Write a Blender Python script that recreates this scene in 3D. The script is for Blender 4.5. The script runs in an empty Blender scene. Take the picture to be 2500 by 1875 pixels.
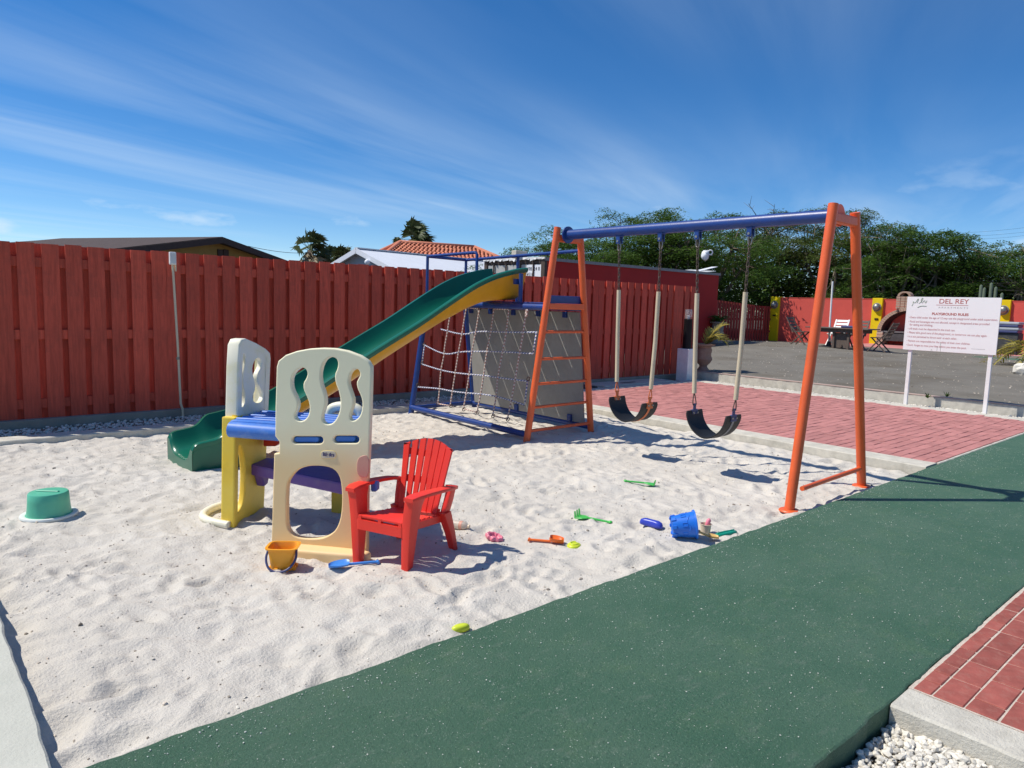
import bpy, bmesh, math, random
import numpy as np
from mathutils import Vector, Matrix
random.seed(7); RNG = np.random.default_rng(11)
SC = bpy.context.scene; COL = SC.collection

# ------------------------------------------------------------------ camera (solved from the vanishing points)
FPX = 1733.4; PIT, ROL, YAW = [math.radians(a) for a in (6.475, -1.757, 48.47)]; HC = 1.386
_fw = np.array([math.cos(YAW)*math.cos(PIT), math.sin(YAW)*math.cos(PIT), -math.sin(PIT)])
_rt = np.array([math.sin(YAW), -math.cos(YAW), 0.]); _dn = np.cross(_fw, _rt)
_r2 = math.cos(ROL)*_rt + math.sin(ROL)*_dn; _d2 = -math.sin(ROL)*_rt + math.cos(ROL)*_dn
CAMP = np.array([0, 0, HC])
cam = bpy.data.cameras.new('Camera'); camo = bpy.data.objects.new('Camera', cam); COL.objects.link(camo)
cam.sensor_width = 36; cam.lens = FPX/2500*36; cam.clip_end = 3000; cam.clip_start = .05
camo.matrix_world = Matrix(((_r2[0], -_d2[0], -_fw[0], 0), (_r2[1], -_d2[1], -_fw[1], 0), (_r2[2], -_d2[2], -_fw[2], HC), (0, 0, 0, 1)))
SC.camera = camo
SC.render.resolution_x = 1024; SC.render.resolution_y = 768

# ------------------------------------------------------------------ light
SUNV = Vector((-.529, .497, 1.0)).normalized()          # towards the sun
EL = math.asin(SUNV.z); AZ = math.atan2(SUNV.x, SUNV.y)
w = bpy.data.worlds.new('World'); SC.world = w; w.use_nodes = True
n = w.node_tree; n.nodes.clear()
def wn(t, **k):
    x = n.nodes.new(t)
    for a, b in k.items(): setattr(x, a, b)
    return x
def lk(a, b): n.links.new(a, b)
def wmath(op, a, b=None):
    m = wn('ShaderNodeMath', operation=op)
    for i, v in enumerate((a, b)):
        if v is None: continue
        if isinstance(v, (int, float)): m.inputs[i].default_value = v
        else: lk(v, m.inputs[i])
    return m.outputs[0]
sky = wn('ShaderNodeTexSky', sky_type='NISHITA'); sky.sun_disc = False
sky.sun_elevation = EL; sky.sun_rotation = AZ; sky.air_density = .72; sky.dust_density = 0.; sky.ozone_density = 3.0; sky.altitude = 0
hsv = wn('ShaderNodeHueSaturation'); hsv.inputs['Saturation'].default_value = 1.32; hsv.inputs['Hue'].default_value = .503; hsv.inputs['Value'].default_value = 1.0
lk(sky.outputs[0], hsv.inputs['Color'])
tc = wn('ShaderNodeTexCoord'); sp = wn('ShaderNodeSeparateXYZ'); lk(tc.outputs['Generated'], sp.inputs[0])
zz = wmath('MAXIMUM', sp.outputs[2], .04)
cx = wmath('DIVIDE', sp.outputs[0], zz); cy = wmath('DIVIDE', sp.outputs[1], zz)
dd = _r2*(2100-1250)/FPX + _d2*(757-937.5)/FPX + _fw; dd = dd[:2]/np.linalg.norm(dd[:2])    # the way the cirrus streaks run
ua = wmath('ADD', wmath('MULTIPLY', cx, float(dd[0])), wmath('MULTIPLY', cy, float(dd[1])))
va = wmath('ADD', wmath('MULTIPLY', cx, float(-dd[1])), wmath('MULTIPLY', cy, float(dd[0])))
cb = wn('ShaderNodeCombineXYZ'); lk(wmath('MULTIPLY', ua, .16), cb.inputs[0]); lk(wmath('MULTIPLY', va, .95), cb.inputs[1])
cb.inputs[2].default_value = 3.7
n1 = wn('ShaderNodeTexNoise'); n1.inputs['Scale'].default_value = 1.0; n1.inputs['Detail'].default_value = 7; n1.inputs['Roughness'].default_value = .52
n1.inputs['Distortion'].default_value = .35; lk(cb.outputs[0], n1.inputs['Vector'])
cb2 = wn('ShaderNodeCombineXYZ'); lk(wmath('MULTIPLY', ua, .13), cb2.inputs[0]); lk(wmath('MULTIPLY', va, .22), cb2.inputs[1]); cb2.inputs[2].default_value = 12.7
n2 = wn('ShaderNodeTexNoise'); n2.inputs['Scale'].default_value = 1.0; n2.inputs['Detail'].default_value = 2; lk(cb2.outputs[0], n2.inputs['Vector'])
r1 = wn('ShaderNodeMapRange'); r1.inputs['From Min'].default_value = .41; r1.inputs['From Max'].default_value = .80; lk(n1.outputs[0], r1.inputs['Value'])
r2 = wn('ShaderNodeMapRange'); r2.inputs['From Min'].default_value = .38; r2.inputs['From Max'].default_value = .62; lk(n2.outputs[0], r2.inputs['Value'])
cf = wmath('MULTIPLY', wmath('MULTIPLY', r1.outputs[0], r2.outputs[0]), .50)
# a few low cumulus near the horizon
n3 = wn('ShaderNodeTexNoise'); n3.inputs['Scale'].default_value = 9; n3.inputs['Detail'].default_value = 5
mp = wn('ShaderNodeMapping'); mp.inputs['Scale'].default_value = (1, 1, 2.6); lk(tc.outputs['Generated'], mp.inputs[0]); lk(mp.outputs[0], n3.inputs['Vector'])
r3 = wn('ShaderNodeMapRange'); r3.inputs['From Min'].default_value = .60; r3.inputs['From Max'].default_value = .70; lk(n3.outputs[0], r3.inputs['Value'])
r4 = wn('ShaderNodeMapRange'); r4.inputs['From Min'].default_value = .20; r4.inputs['From Max'].default_value = .06; lk(sp.outputs[2], r4.inputs['Value'])
cf2 = wmath('MULTIPLY', wmath('MULTIPLY', r3.outputs[0], r4.outputs[0]), .6)
mx = wn('ShaderNodeMixRGB'); lk(wmath('MAXIMUM', cf, cf2), mx.inputs['Fac']); lk(hsv.outputs[0], mx.inputs['Color1']); mx.inputs['Color2'].default_value = (5.6, 6.7, 7.7, 1)
bg = wn('ShaderNodeBackground'); bg.inputs['Strength'].default_value = .132; lk(mx.outputs[0], bg.inputs['Color'])
wo = wn('ShaderNodeOutputWorld'); lk(bg.outputs[0], wo.inputs['Surface'])
sl = bpy.data.lights.new('Sun', 'SUN'); sl.energy = 4.9; sl.angle = math.radians(.53); sl.color = (1, .94, .84)
so = bpy.data.objects.new('Sun', sl); COL.objects.link(so); so.location = (-12, 12, 25); so.rotation_euler = SUNV.to_track_quat('Z', 'Y').to_euler()
SC.view_settings.view_transform = 'Standard'; SC.view_settings.look = 'None'; SC.view_settings.exposure = 0.0; SC.view_settings.gamma = 1.0

# ------------------------------------------------------------------ pixel -> place
def ray(x, y): return _r2*(x-1250)/FPX + _d2*(y-937.5)/FPX + _fw
def gz(x, y, z=0.): d = ray(x, y); return CAMP + d*(z-HC)/d[2]
def onY(x, y, Y): d = ray(x, y); return CAMP + d*Y/d[1]
def onX(x, y, X): d = ray(x, y); return CAMP + d*X/d[0]
def onP(x, y, P0, nn): d = ray(x, y); nn = np.array(nn, float); return CAMP + d*(nn@(np.array(P0, float)-CAMP))/(nn@d)
def atD(x, y, D): d = ray(x, y); return CAMP + d*D/np.linalg.norm(d[:2])

# ------------------------------------------------------------------ materials
MATS = {}
def nodes_of(m):
    m.use_nodes = True; t = m.node_tree; return t, t.nodes['Principled BSDF']
def PM(name, col, rough=.6, var=.12, scale=6., bump=0., bscale=None, spec=.5, coord='Object', stretch=(1, 1, 1), rnd=0., island=0., col2=None, speck=None, detail=6., coat=0., grime=None, bdist=.01):
    """plain procedural surface: noise between two tones, optional per-object / per-island tone, specks and relief"""
    m = bpy.data.materials.new(name); t, b = nodes_of(m); N = t.nodes; L = t.links
    b.inputs['Roughness'].default_value = rough; b.inputs['Specular IOR Level'].default_value = spec
    if coat: b.inputs['Coat Weight'].default_value = coat; b.inputs['Coat Roughness'].default_value = .15
    c = N.new('ShaderNodeTexCoord'); mp = N.new('ShaderNodeMapping'); mp.inputs['Scale'].default_value = stretch
    L.new(c.outputs[coord], mp.inputs[0])
    if rnd:
        oi = N.new('ShaderNodeObjectInfo')
        cx_ = N.new('ShaderNodeCombineXYZ'); ml = N.new('ShaderNodeMath'); ml.operation = 'MULTIPLY'; ml.inputs[1].default_value = 37.; L.new(oi.outputs['Random'], ml.inputs[0])
        for i in range(3): L.new(ml.outputs[0], cx_.inputs[i])
        L.new(cx_.outputs[0], mp.inputs['Location'])
    no = N.new('ShaderNodeTexNoise'); no.inputs['Scale'].default_value = scale; no.inputs['Detail'].default_value = detail; no.inputs['Roughness'].default_value = .6
    L.new(mp.outputs[0], no.inputs['Vector'])
    rp = N.new('ShaderNodeMapRange'); rp.inputs['From Min'].default_value = .28; rp.inputs['From Max'].default_value = .72; L.new(no.outputs[0], rp.inputs['Value'])
    mix = N.new('ShaderNodeMixRGB'); L.new(rp.outputs[0], mix.inputs['Fac'])
    a = [x*(1-var) for x in col]; bb = [min(1, x*(1+var)) for x in (col2 or col)]
    if col2: a = list(col); bb = list(col2)
    mix.inputs['Color1'].default_value = (*a, 1); mix.inputs['Color2'].default_value = (*bb, 1)
    out = mix.outputs[0]
    for src, amt in ((rnd and 'ShaderNodeObjectInfo', rnd), (island and 'ShaderNodeNewGeometry', island)):
        if not src: continue
        g = N.new(src); o = g.outputs['Random'] if 'Random' in g.outputs else g.outputs['Random Per Island']
        mr = N.new('ShaderNodeMapRange'); mr.inputs['To Min'].default_value = 1-amt; mr.inputs['To Max'].default_value = 1+amt; L.new(o, mr.inputs['Value'])
        h = N.new('ShaderNodeHueSaturation'); L.new(mr.outputs[0], h.inputs['Value']); L.new(out, h.inputs['Color']); out = h.outputs[0]
    if speck:
        sc_, th, scol = speck
        vo = N.new('ShaderNodeTexVoronoi'); vo.inputs['Scale'].default_value = sc_; L.new(c.outputs[coord], vo.inputs['Vector'])
        r = N.new('ShaderNodeMapRange'); r.inputs['From Min'].default_value = th; r.inputs['From Max'].default_value = th*.6; L.new(vo.outputs['Distance'], r.inputs['Value'])
        ns = N.new('ShaderNodeTexNoise'); ns.inputs['Scale'].default_value = sc_*.23; L.new(c.outputs[coord], ns.inputs['Vector'])
        rr = N.new('ShaderNodeMapRange'); rr.inputs['From Min'].default_value = .48; rr.inputs['From Max'].default_value = .66; L.new(ns.outputs[0], rr.inputs['Value'])
        mu = N.new('ShaderNodeMath'); mu.operation = 'MULTIPLY'; L.new(r.outputs[0], mu.inputs[0]); L.new(rr.outputs[0], mu.inputs[1])
        m3 = N.new('ShaderNodeMixRGB'); L.new(mu.outputs[0], m3.inputs['Fac']); L.new(out, m3.inputs['Color1']); m3.inputs['Color2'].default_value = (*scol, 1); out = m3.outputs[0]
    if grime:
        gs, gcol, gamt = grime
        ng = N.new('ShaderNodeTexNoise'); ng.inputs['Scale'].default_value = gs; ng.inputs['Detail'].default_value = 8; ng.inputs['Roughness'].default_value = .7; L.new(c.outputs[coord], ng.inputs['Vector'])
        rg = N.new('ShaderNodeMapRange'); rg.inputs['From Min'].default_value = .5; rg.inputs['From Max'].default_value = .75; rg.inputs['To Max'].default_value = gamt; L.new(ng.outputs[0], rg.inputs['Value'])
        m4 = N.new('ShaderNodeMixRGB'); L.new(rg.outputs[0], m4.inputs['Fac']); L.new(out, m4.inputs['Color1']); m4.inputs['Color2'].default_value = (*gcol, 1); out = m4.outputs[0]
    L.new(out, b.inputs['Base Color'])
    if bump:
        nb = N.new('ShaderNodeTexNoise'); nb.inputs['Scale'].default_value = bscale or scale*4; nb.inputs['Detail'].default_value = 8; nb.inputs['Roughness'].default_value = .65
        L.new(mp.outputs[0], nb.inputs['Vector'])
        bu = N.new('ShaderNodeBump'); bu.inputs['Strength'].default_value = bump; bu.inputs['Distance'].default_value = bdist
        L.new(nb.outputs[0], bu.inputs['Height']); L.new(bu.outputs[0], b.inputs['Normal'])
    MATS[name] = m; return m

PM('sand', (.575, .537, .475), .95, scale=2.2, col2=(.65, .615, .555), bump=.9, bscale=70, spec=.15, bdist=.012, grime=(24, (.44, .40, .35), .22))
def rubber_mat():
    m = bpy.data.materials.new('rubber'); t, b = nodes_of(m); N = t.nodes; L = t.links; c = N.new('ShaderNodeTexCoord')
    def noise(sc_, det=6, ro=.6, st=(1, 1, 1)):
        mp_ = N.new('ShaderNodeMapping'); mp_.inputs['Scale'].default_value = st; L.new(c.outputs['Object'], mp_.inputs[0])
        x = N.new('ShaderNodeTexNoise'); x.inputs['Scale'].default_value = sc_; x.inputs['Detail'].default_value = det; x.inputs['Roughness'].default_value = ro; L.new(mp_.outputs[0], x.inputs['Vector']); return x.outputs[0]
    def rng(v, a, b_, lo=0., hi=1.):
        r_ = N.new('ShaderNodeMapRange'); r_.inputs['From Min'].default_value = a; r_.inputs['From Max'].default_value = b_; r_.inputs['To Min'].default_value = lo; r_.inputs['To Max'].default_value = hi; L.new(v, r_.inputs['Value']); return r_.outputs[0]
    def mix(f, a, b_):
        x = N.new('ShaderNodeMixRGB'); L.new(f, x.inputs['Fac'])
        for i, v in ((1, a), (2, b_)):
            if isinstance(v, tuple): x.inputs[i].default_value = (*v, 1)
            else: L.new(v, x.inputs[i])
        return x.outputs[0]
    col = mix(rng(noise(1.4, 7, .65), .3, .7), (.038, .120, .066), (.078, .158, .100))
    col = mix(rng(noise(4.5, 8, .7), .52, .72, 0, .55), col, (.085, .172, .080))
    col = mix(rng(noise(7, 9, .75, (1, 2.5, 1)), .55, .74, 0, .65), col, (.175, .225, .175))
    col = mix(rng(noise(95, 4, .7), .58, .72, 0, .75), col, (.215, .295, .225))
    col = mix(rng(noise(60, 5, .7), .46, .32, 0, .6), col, (.020, .066, .042))
    fl = N.new('ShaderNodeMath'); fl.operation = 'MULTIPLY'; L.new(rng(noise(230, 2, .5, (1, .45, 1)), .66, .74), fl.inputs[0]); L.new(rng(noise(9, 5, .65), .48, .62), fl.inputs[1])
    col = mix(fl.outputs[0], col, (.50, .56, .48)); L.new(col, b.inputs['Base Color'])  # pale strokes: light fibre flecks, with glints painted into the colour
    b.inputs['Roughness'].default_value = .62; b.inputs['Specular IOR Level'].default_value = .4
    bu = N.new('ShaderNodeBump'); bu.inputs['Strength'].default_value = .9; bu.inputs['Distance'].default_value = .012; L.new(noise(110, 8, .75), bu.inputs['Height']); L.new(bu.outputs[0], b.inputs['Normal']); MATS['rubber'] = m
rubber_mat()
PM('rubber_edge', (.05, .07, .055), .9, bump=.4, bscale=90)
PM('concrete', (.58, .55, .475), .92, scale=9, var=.16, bump=.8, bscale=90, spec=.15, speck=(70, .2, (.36, .34, .29)), grime=(7, (.34, .315, .255), .5), bdist=.008)
PM('concrete_slab', (.52, .52, .455), .92, scale=2.5, var=.10, bump=.6, bscale=80, spec=.2, grime=(9, (.40, .42, .36), .35), bdist=.006)
PM('concrete_dark', (.28, .265, .23), .92, scale=3, var=.2, bump=.5, bscale=40, spec=.2)
PM('brick_near', (.315, .090, .072), .85, scale=14, var=.2, bump=.4, bscale=120, rnd=.14, spec=.25, grime=(22, (.42, .24, .19), .4), bdist=.004)
PM('brick_far', (.46, .195, .18), .85, scale=9, var=.10, bump=.3, bscale=100, rnd=.13, spec=.3, grime=(14, (.52, .33, .30), .3), bdist=.004)
PM('brick_far_joined', (.46, .195, .18), .85, scale=9, var=.10, bump=.3, bscale=100, island=.13, spec=.3, grime=(14, (.52, .33, .30), .3), bdist=.004)
PM('joint_sand', (.60, .52, .44), .95, scale=40, var=.2, bump=.5, bscale=200, spec=.1)
PM('joint_dark', (.24, .12, .10), .95, scale=40, var=.3, spec=.1)
PM('lot_gravel', (.165, .153, .132), .95, scale=1.1, col2=(.225, .21, .182), bump=.9, bscale=55, spec=.15, grime=(.45, (.115, .094, .066), .9), bdist=.02)
PM('capping', (.46, .34, .29), .9, scale=4, var=.12)
PM('soil', (.20, .17, .13), .95, scale=.6, var=.25, bump=.5, bscale=12)
PM('white_gravel', (.66, .625, .55), .85, scale=30, var=.15, island=.22, bump=.3, bscale=90, spec=.25)
PM('pebble', (.40, .35, .29), .85, scale=30, var=.35, island=.55, spec=.25)
PM('grain', (.62, .62, .55), .7, island=.2)
PM('fence', (.52, .085, .052), .75, scale=5, var=.22, stretch=(9, 9, .7), rnd=.16, bump=.45, bscale=12, spec=.3, grime=(2.6, (.20, .055, .040), .65), bdist=.006)
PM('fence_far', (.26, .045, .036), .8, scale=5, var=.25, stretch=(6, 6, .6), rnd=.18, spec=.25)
PM('orange', (.74, .118, .028), .42, scale=5, var=.10, bump=.12, bscale=60, spec=.5, grime=(11, (.52, .13, .06), .35))
PM('blue', (.010, .046, .22), .38, scale=5, var=.15, bump=.10, bscale=60, spec=.5, grime=(12, (.05, .06, .14), .4))
PM('slide_green', (.003, .120, .070), .28, scale=3, var=.12, spec=.5, bump=.03, bscale=20)
PM('slide_yellow', (.74, .36, .012), .38, scale=3, var=.10, spec=.5, grime=(5, (.5, .24, .02), .3))
PM('chair_red', (.80, .040, .024), .42, scale=5, var=.06, bump=.08, bscale=150, spec=.45)
PM('plastic_white', (.84, .80, .64), .45, scale=3, var=.04, bump=.08, bscale=120, spec=.4, grime=(7, (.76, .68, .22), .55))
PM('plastic_yellow', (.88, .58, .030), .5, scale=2.5, col2=(.90, .68, .12), bump=.08, bscale=120, spec=.4, grime=(7, (.58, .38, .05), .3))
PM('plastic_blue', (.06, .20, .62), .45, scale=3, var=.1, spec=.4, grime=(9, (.45, .50, .55), .35))
PM('plastic_purple', (.145, .075, .30), .5, scale=3, var=.1, spec=.4, grime=(9, (.26, .20, .33), .4))
PM('plastic_red', (.62, .035, .025), .5, var=.08)
PM('plastic_peach', (.62, .32, .24), .55, var=.08)
PM('toy_orange', (.86, .36, .02), .35, var=.05); PM('toy_red_orange', (.85, .16, .02), .35, var=.05)
PM('toy_blue', (.015, .16, .66), .35, var=.06); PM('toy_light_blue', (.05, .25, .72), .4, var=.05); PM('toy_navy', (.035, .06, .46), .35, var=.06)
PM('handle_navy', (.05, .06, .16), .45, var=.1)
PM('toy_green', (.07, .50, .09), .35, var=.06); PM('toy_mint', (.10, .46, .30), .4, var=.08); PM('toy_teal', (.01, .30, .20), .3, var=.08)
PM('toy_lime', (.62, .72, .04), .35, var=.05); PM('toy_pink', (.78, .22, .30), .4, var=.06); PM('toy_cream', (.66, .55, .40), .4, var=.12); PM('toy_sand_yellow', (.72, .47, .16), .4, var=.08)
PM('tub_rim', (.70, .74, .70), .5, var=.06)
PM('belt', (.009, .009, .010), .6, scale=20, var=.3, bump=.2, bscale=90)
PM('sleeve', (.56, .47, .33), .55, scale=8, var=.10, stretch=(1, 1, .3), grime=(14, (.42, .34, .22), .4))
PM('steel', (.30, .29, .27), .45, scale=20, var=.3); MATS['steel'].node_tree.nodes['Principled BSDF'].inputs['Metallic'].default_value = .8
PM('rusty', (.10, .07, .055), .7, scale=30, var=.4)
PM('orange_dull', (.62, .16, .05), .6, scale=20, var=.2)
PM('grey_dull', (.22, .22, .23), .6, scale=20, var=.2)
PM('climb_board', (.30, .295, .275), .8, scale=2.2, var=.14, bump=.15, bscale=60, spec=.25, grime=(5, (.20, .19, .17), .35))
PM('white_paint', (.82, .81, .79), .55, scale=6, var=.06, bump=.2, bscale=50, grime=(8, (.55, .53, .50), .4))
PM('sign_face', (.84, .83, .82), .35, scale=2, var=.02, spec=.4)
PM('ink_red', (.46, .13, .11), .6, var=.05); PM('ink_soft', (.62, .36, .35), .6, var=.05); PM('ink_grey', (.42, .40, .38), .6, var=.05); PM('ink_green', (.18, .27, .16), .6, var=.05); PM('ink_dark', (.04, .04, .05), .6, var=.05); PM('ink_navy', (.05, .05, .16), .6, var=.05)
PM('wall_red', (.62, .098, .076), .85, scale=2, var=.07, bump=.25, bscale=25, spec=.2, grime=(1.2, (.50, .07, .055), .5))
PM('wall_yellow', (.78, .57, .010), .8, scale=3, var=.06, bump=.2, bscale=25, spec=.2)
PM('shed_red', (.38, .018, .016), .7, scale=1.5, var=.1, spec=.3)
PM('shed_grey', (.42, .43, .42), .7, scale=3, var=.15, grime=(6, (.22, .16, .11), .6))
PM('shed_rust', (.07, .05, .04), .85, scale=12, var=.4)
PM('sheet', (.60, .61, .61), .5, scale=6, var=.15)
PM('brick_oven', (.40, .275, .20), .9, scale=20, var=.2, island=.25, bump=.4, bscale=60)
PM('mortar', (.45, .40, .34), .95, var=.15)
PM('oven_dark', (.06, .018, .016), .9, var=.3)
PM('soot', (.05, .05, .052), .8, var=.4)
PM('teak', (.115, .085, .068), .75, scale=8, var=.3, stretch=(4, 4, 1))
PM('black', (.008, .008, .009), .55, var=.2, spec=.25)
PM('terracotta', (.36, .215, .155), .85, scale=10, var=.18, bump=.3, bscale=60, grime=(8, (.45, .40, .34), .4))
PM('stone_urn', (.30, .25, .20), .9, scale=10, var=.2)
PM('roof_brown', (.060, .038, .032), .9, scale=6, var=.35, bump=.5, bscale=40)
PM('fascia_brown', (.055, .035, .03), .8, var=.2)
PM('ochre', (.30, .195, .055), .85, scale=3, var=.1)
PM('roof_white', (.78, .80, .84), .5, scale=2, var=.04)
PM('gable_grey', (.40, .42, .45), .8, var=.08)
PM('tile', (.56, .19, .105), .75, scale=5, var=.15, island=.2, bump=.2, bscale=30)
PM('bark', (.12, .095, .07), .95, scale=8, var=.3, stretch=(3, 3, .6), bump=.5, bscale=20)
PM('twig', (.22, .18, .13), .95, var=.25)
PM('cactus', (.10, .13, .09), .9, scale=6, var=.25)
PM('palm_trunk', (.14, .11, .085), .95, scale=10, var=.3)
PM('vein', (.62, .53, .38), .6, var=.1)

def leaf_mat(name, c1, c2, trans=.35, rough=.55):
    m = bpy.data.materials.new(name); t, b = nodes_of(m); N = t.nodes; L = t.links
    g = N.new('ShaderNodeNewGeometry'); c = N.new('ShaderNodeTexCoord'); no = N.new('ShaderNodeTexNoise'); no.inputs['Scale'].default_value = .55; no.inputs['Detail'].default_value = 3
    L.new(c.outputs['Object'], no.inputs['Vector'])
    ad = N.new('ShaderNodeMath'); ad.operation = 'MULTIPLY_ADD'; L.new(g.outputs['Random Per Island'], ad.inputs[0]); ad.inputs[1].default_value = .55; 
    sb = N.new('ShaderNodeMath'); sb.operation = 'MULTIPLY_ADD'; L.new(no.outputs[0], sb.inputs[0]); sb.inputs[1].default_value = 1.3; sb.inputs[2].default_value = -.45
    L.new(sb.outputs[0], ad.inputs[2])
    mx = N.new('ShaderNodeMixRGB'); mx.use_clamp = True; L.new(ad.outputs[0], mx.inputs['Fac']); mx.inputs['Color1'].default_value = (*c1, 1); mx.inputs['Color2'].default_value = (*c2, 1)
    L.new(mx.outputs[0], b.inputs['Base Color']); b.inputs['Roughness'].default_value = rough; b.inputs['Specular IOR Level'].default_value = .25
    tr = N.new('ShaderNodeBsdfTranslucent'); L.new(mx.outputs[0], tr.inputs['Color'])
    ms = N.new('ShaderNodeMixShader'); ms.inputs[0].default_value = trans; L.new(b.outputs[0], ms.inputs[1]); L.new(tr.outputs[0], ms.inputs[2])
    L.new(ms.outputs[0], N['Material Output'].inputs['Surface']); MATS[name] = m
leaf_mat('leaf_mesquite', (.026, .072, .012), (.125, .215, .034), .36)
leaf_mat('leaf_olive', (.040, .075, .016), (.150, .195, .045), .36)
leaf_mat('leaf_palm', (.030, .050, .016), (.095, .125, .045), .2)
leaf_mat('leaf_straw', (.30, .28, .05), (.52, .40, .10), .3)
leaf_mat('leaf_dry', (.22, .17, .10), (.38, .30, .18), .2)

def twist_mat(name, ca, cb_, freq):
    m = bpy.data.materials.new(name); t, b = nodes_of(m); N = t.nodes; L = t.links
    c = N.new('ShaderNodeTexCoord'); wv = N.new('ShaderNodeTexWave'); wv.bands_direction = 'DIAGONAL'; wv.inputs['Scale'].default_value = freq; wv.inputs['Distortion'].default_value = .4
    L.new(c.outputs['Object'], wv.inputs['Vector'])
    r = N.new('ShaderNodeMapRange'); r.inputs['From Min'].default_value = .42; r.inputs['From Max'].default_value = .58; L.new(wv.outputs['Fac'], r.inputs['Value'])
    mx = N.new('ShaderNodeMixRGB'); L.new(r.outputs[0], mx.inputs['Fac']); mx.inputs['Color1'].default_value = (*ca, 1); mx.inputs['Color2'].default_value = (*cb_, 1)
    L.new(mx.outputs[0], b.inputs['Base Color']); b.inputs['Roughness'].default_value = .85
    bu = N.new('ShaderNodeBump'); bu.inputs['Strength'].default_value = .5; bu.inputs['Distance'].default_value = .004; L.new(wv.outputs['Fac'], bu.inputs['Height']); L.new(bu.outputs[0], b.inputs['Normal'])
    MATS[name] = m
twist_mat('rope_blue', (.10, .13, .30), (.70, .70, .72), 14)
twist_mat('rope_pink', (.36, .20, .17), (.66, .58, .53), 14)
twist_mat('cushion_stripe', (.03, .03, .045), (.60, .62, .64), 3)
# front panel of the playhouse: bleached white at the top, still cream-tan below
def faded_mat(name, top, low, z0, z1):
    m = bpy.data.materials.new(name); t, b = nodes_of(m); N = t.nodes; L = t.links
    c = N.new('ShaderNodeTexCoord'); s = N.new('ShaderNodeSeparateXYZ'); L.new(c.outputs['Object'], s.inputs[0])
    no = N.new('ShaderNodeTexNoise'); no.inputs['Scale'].default_value = 3.5; no.inputs['Detail'].default_value = 5; L.new(c.outputs['Object'], no.inputs['Vector'])
    a = N.new('ShaderNodeMath'); a.operation = 'MULTIPLY_ADD'; L.new(no.outputs[0], a.inputs[0]); a.inputs[1].default_value = .22; L.new(s.outputs[2], a.inputs[2])
    r = N.new('ShaderNodeMapRange'); r.interpolation_type = 'SMOOTHSTEP'; r.inputs['From Min'].default_value = z0+.11; r.inputs['From Max'].default_value = z1+.11; L.new(a.outputs[0], r.inputs['Value'])
    mx = N.new('ShaderNodeMixRGB'); L.new(r.outputs[0], mx.inputs['Fac']); mx.inputs['Color1'].default_value = (*low, 1); mx.inputs['Color2'].default_value = (*top, 1)
    L.new(mx.outputs[0], b.inputs['Base Color']); b.inputs['Roughness'].default_value = .5; b.inputs['Specular IOR Level'].default_value = .35
    nb = N.new('ShaderNodeTexNoise'); nb.inputs['Scale'].default_value = 260; bu = N.new('ShaderNodeBump'); bu.inputs['Strength'].default_value = .12; bu.inputs['Distance'].default_value = .003
    L.new(c.outputs['Object'], nb.inputs['Vector']); L.new(nb.outputs[0], bu.inputs['Height']); L.new(bu.outputs[0], b.inputs['Normal']); MATS[name] = m
faded_mat('faded_cream', (.88, .83, .58), (.84, .62, .32), .46, .78)
gm = bpy.data.materials.new('lamp_glass'); t_, b_ = nodes_of(gm); b_.inputs['Transmission Weight'].default_value = .9; b_.inputs['Roughness'].default_value = .08; b_.inputs['Base Color'].default_value = (.9, .9, .9, 1); b_.inputs['IOR'].default_value = 1.15; MATS['lamp_glass'] = gm
gb = bpy.data.materials.new('bottle_plastic'); t_, b_ = nodes_of(gb); b_.inputs['Transmission Weight'].default_value = .45; b_.inputs['Roughness'].default_value = .3; b_.inputs['Base Color'].default_value = (.86, .78, .66, 1); MATS['bottle_plastic'] = gb

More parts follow.
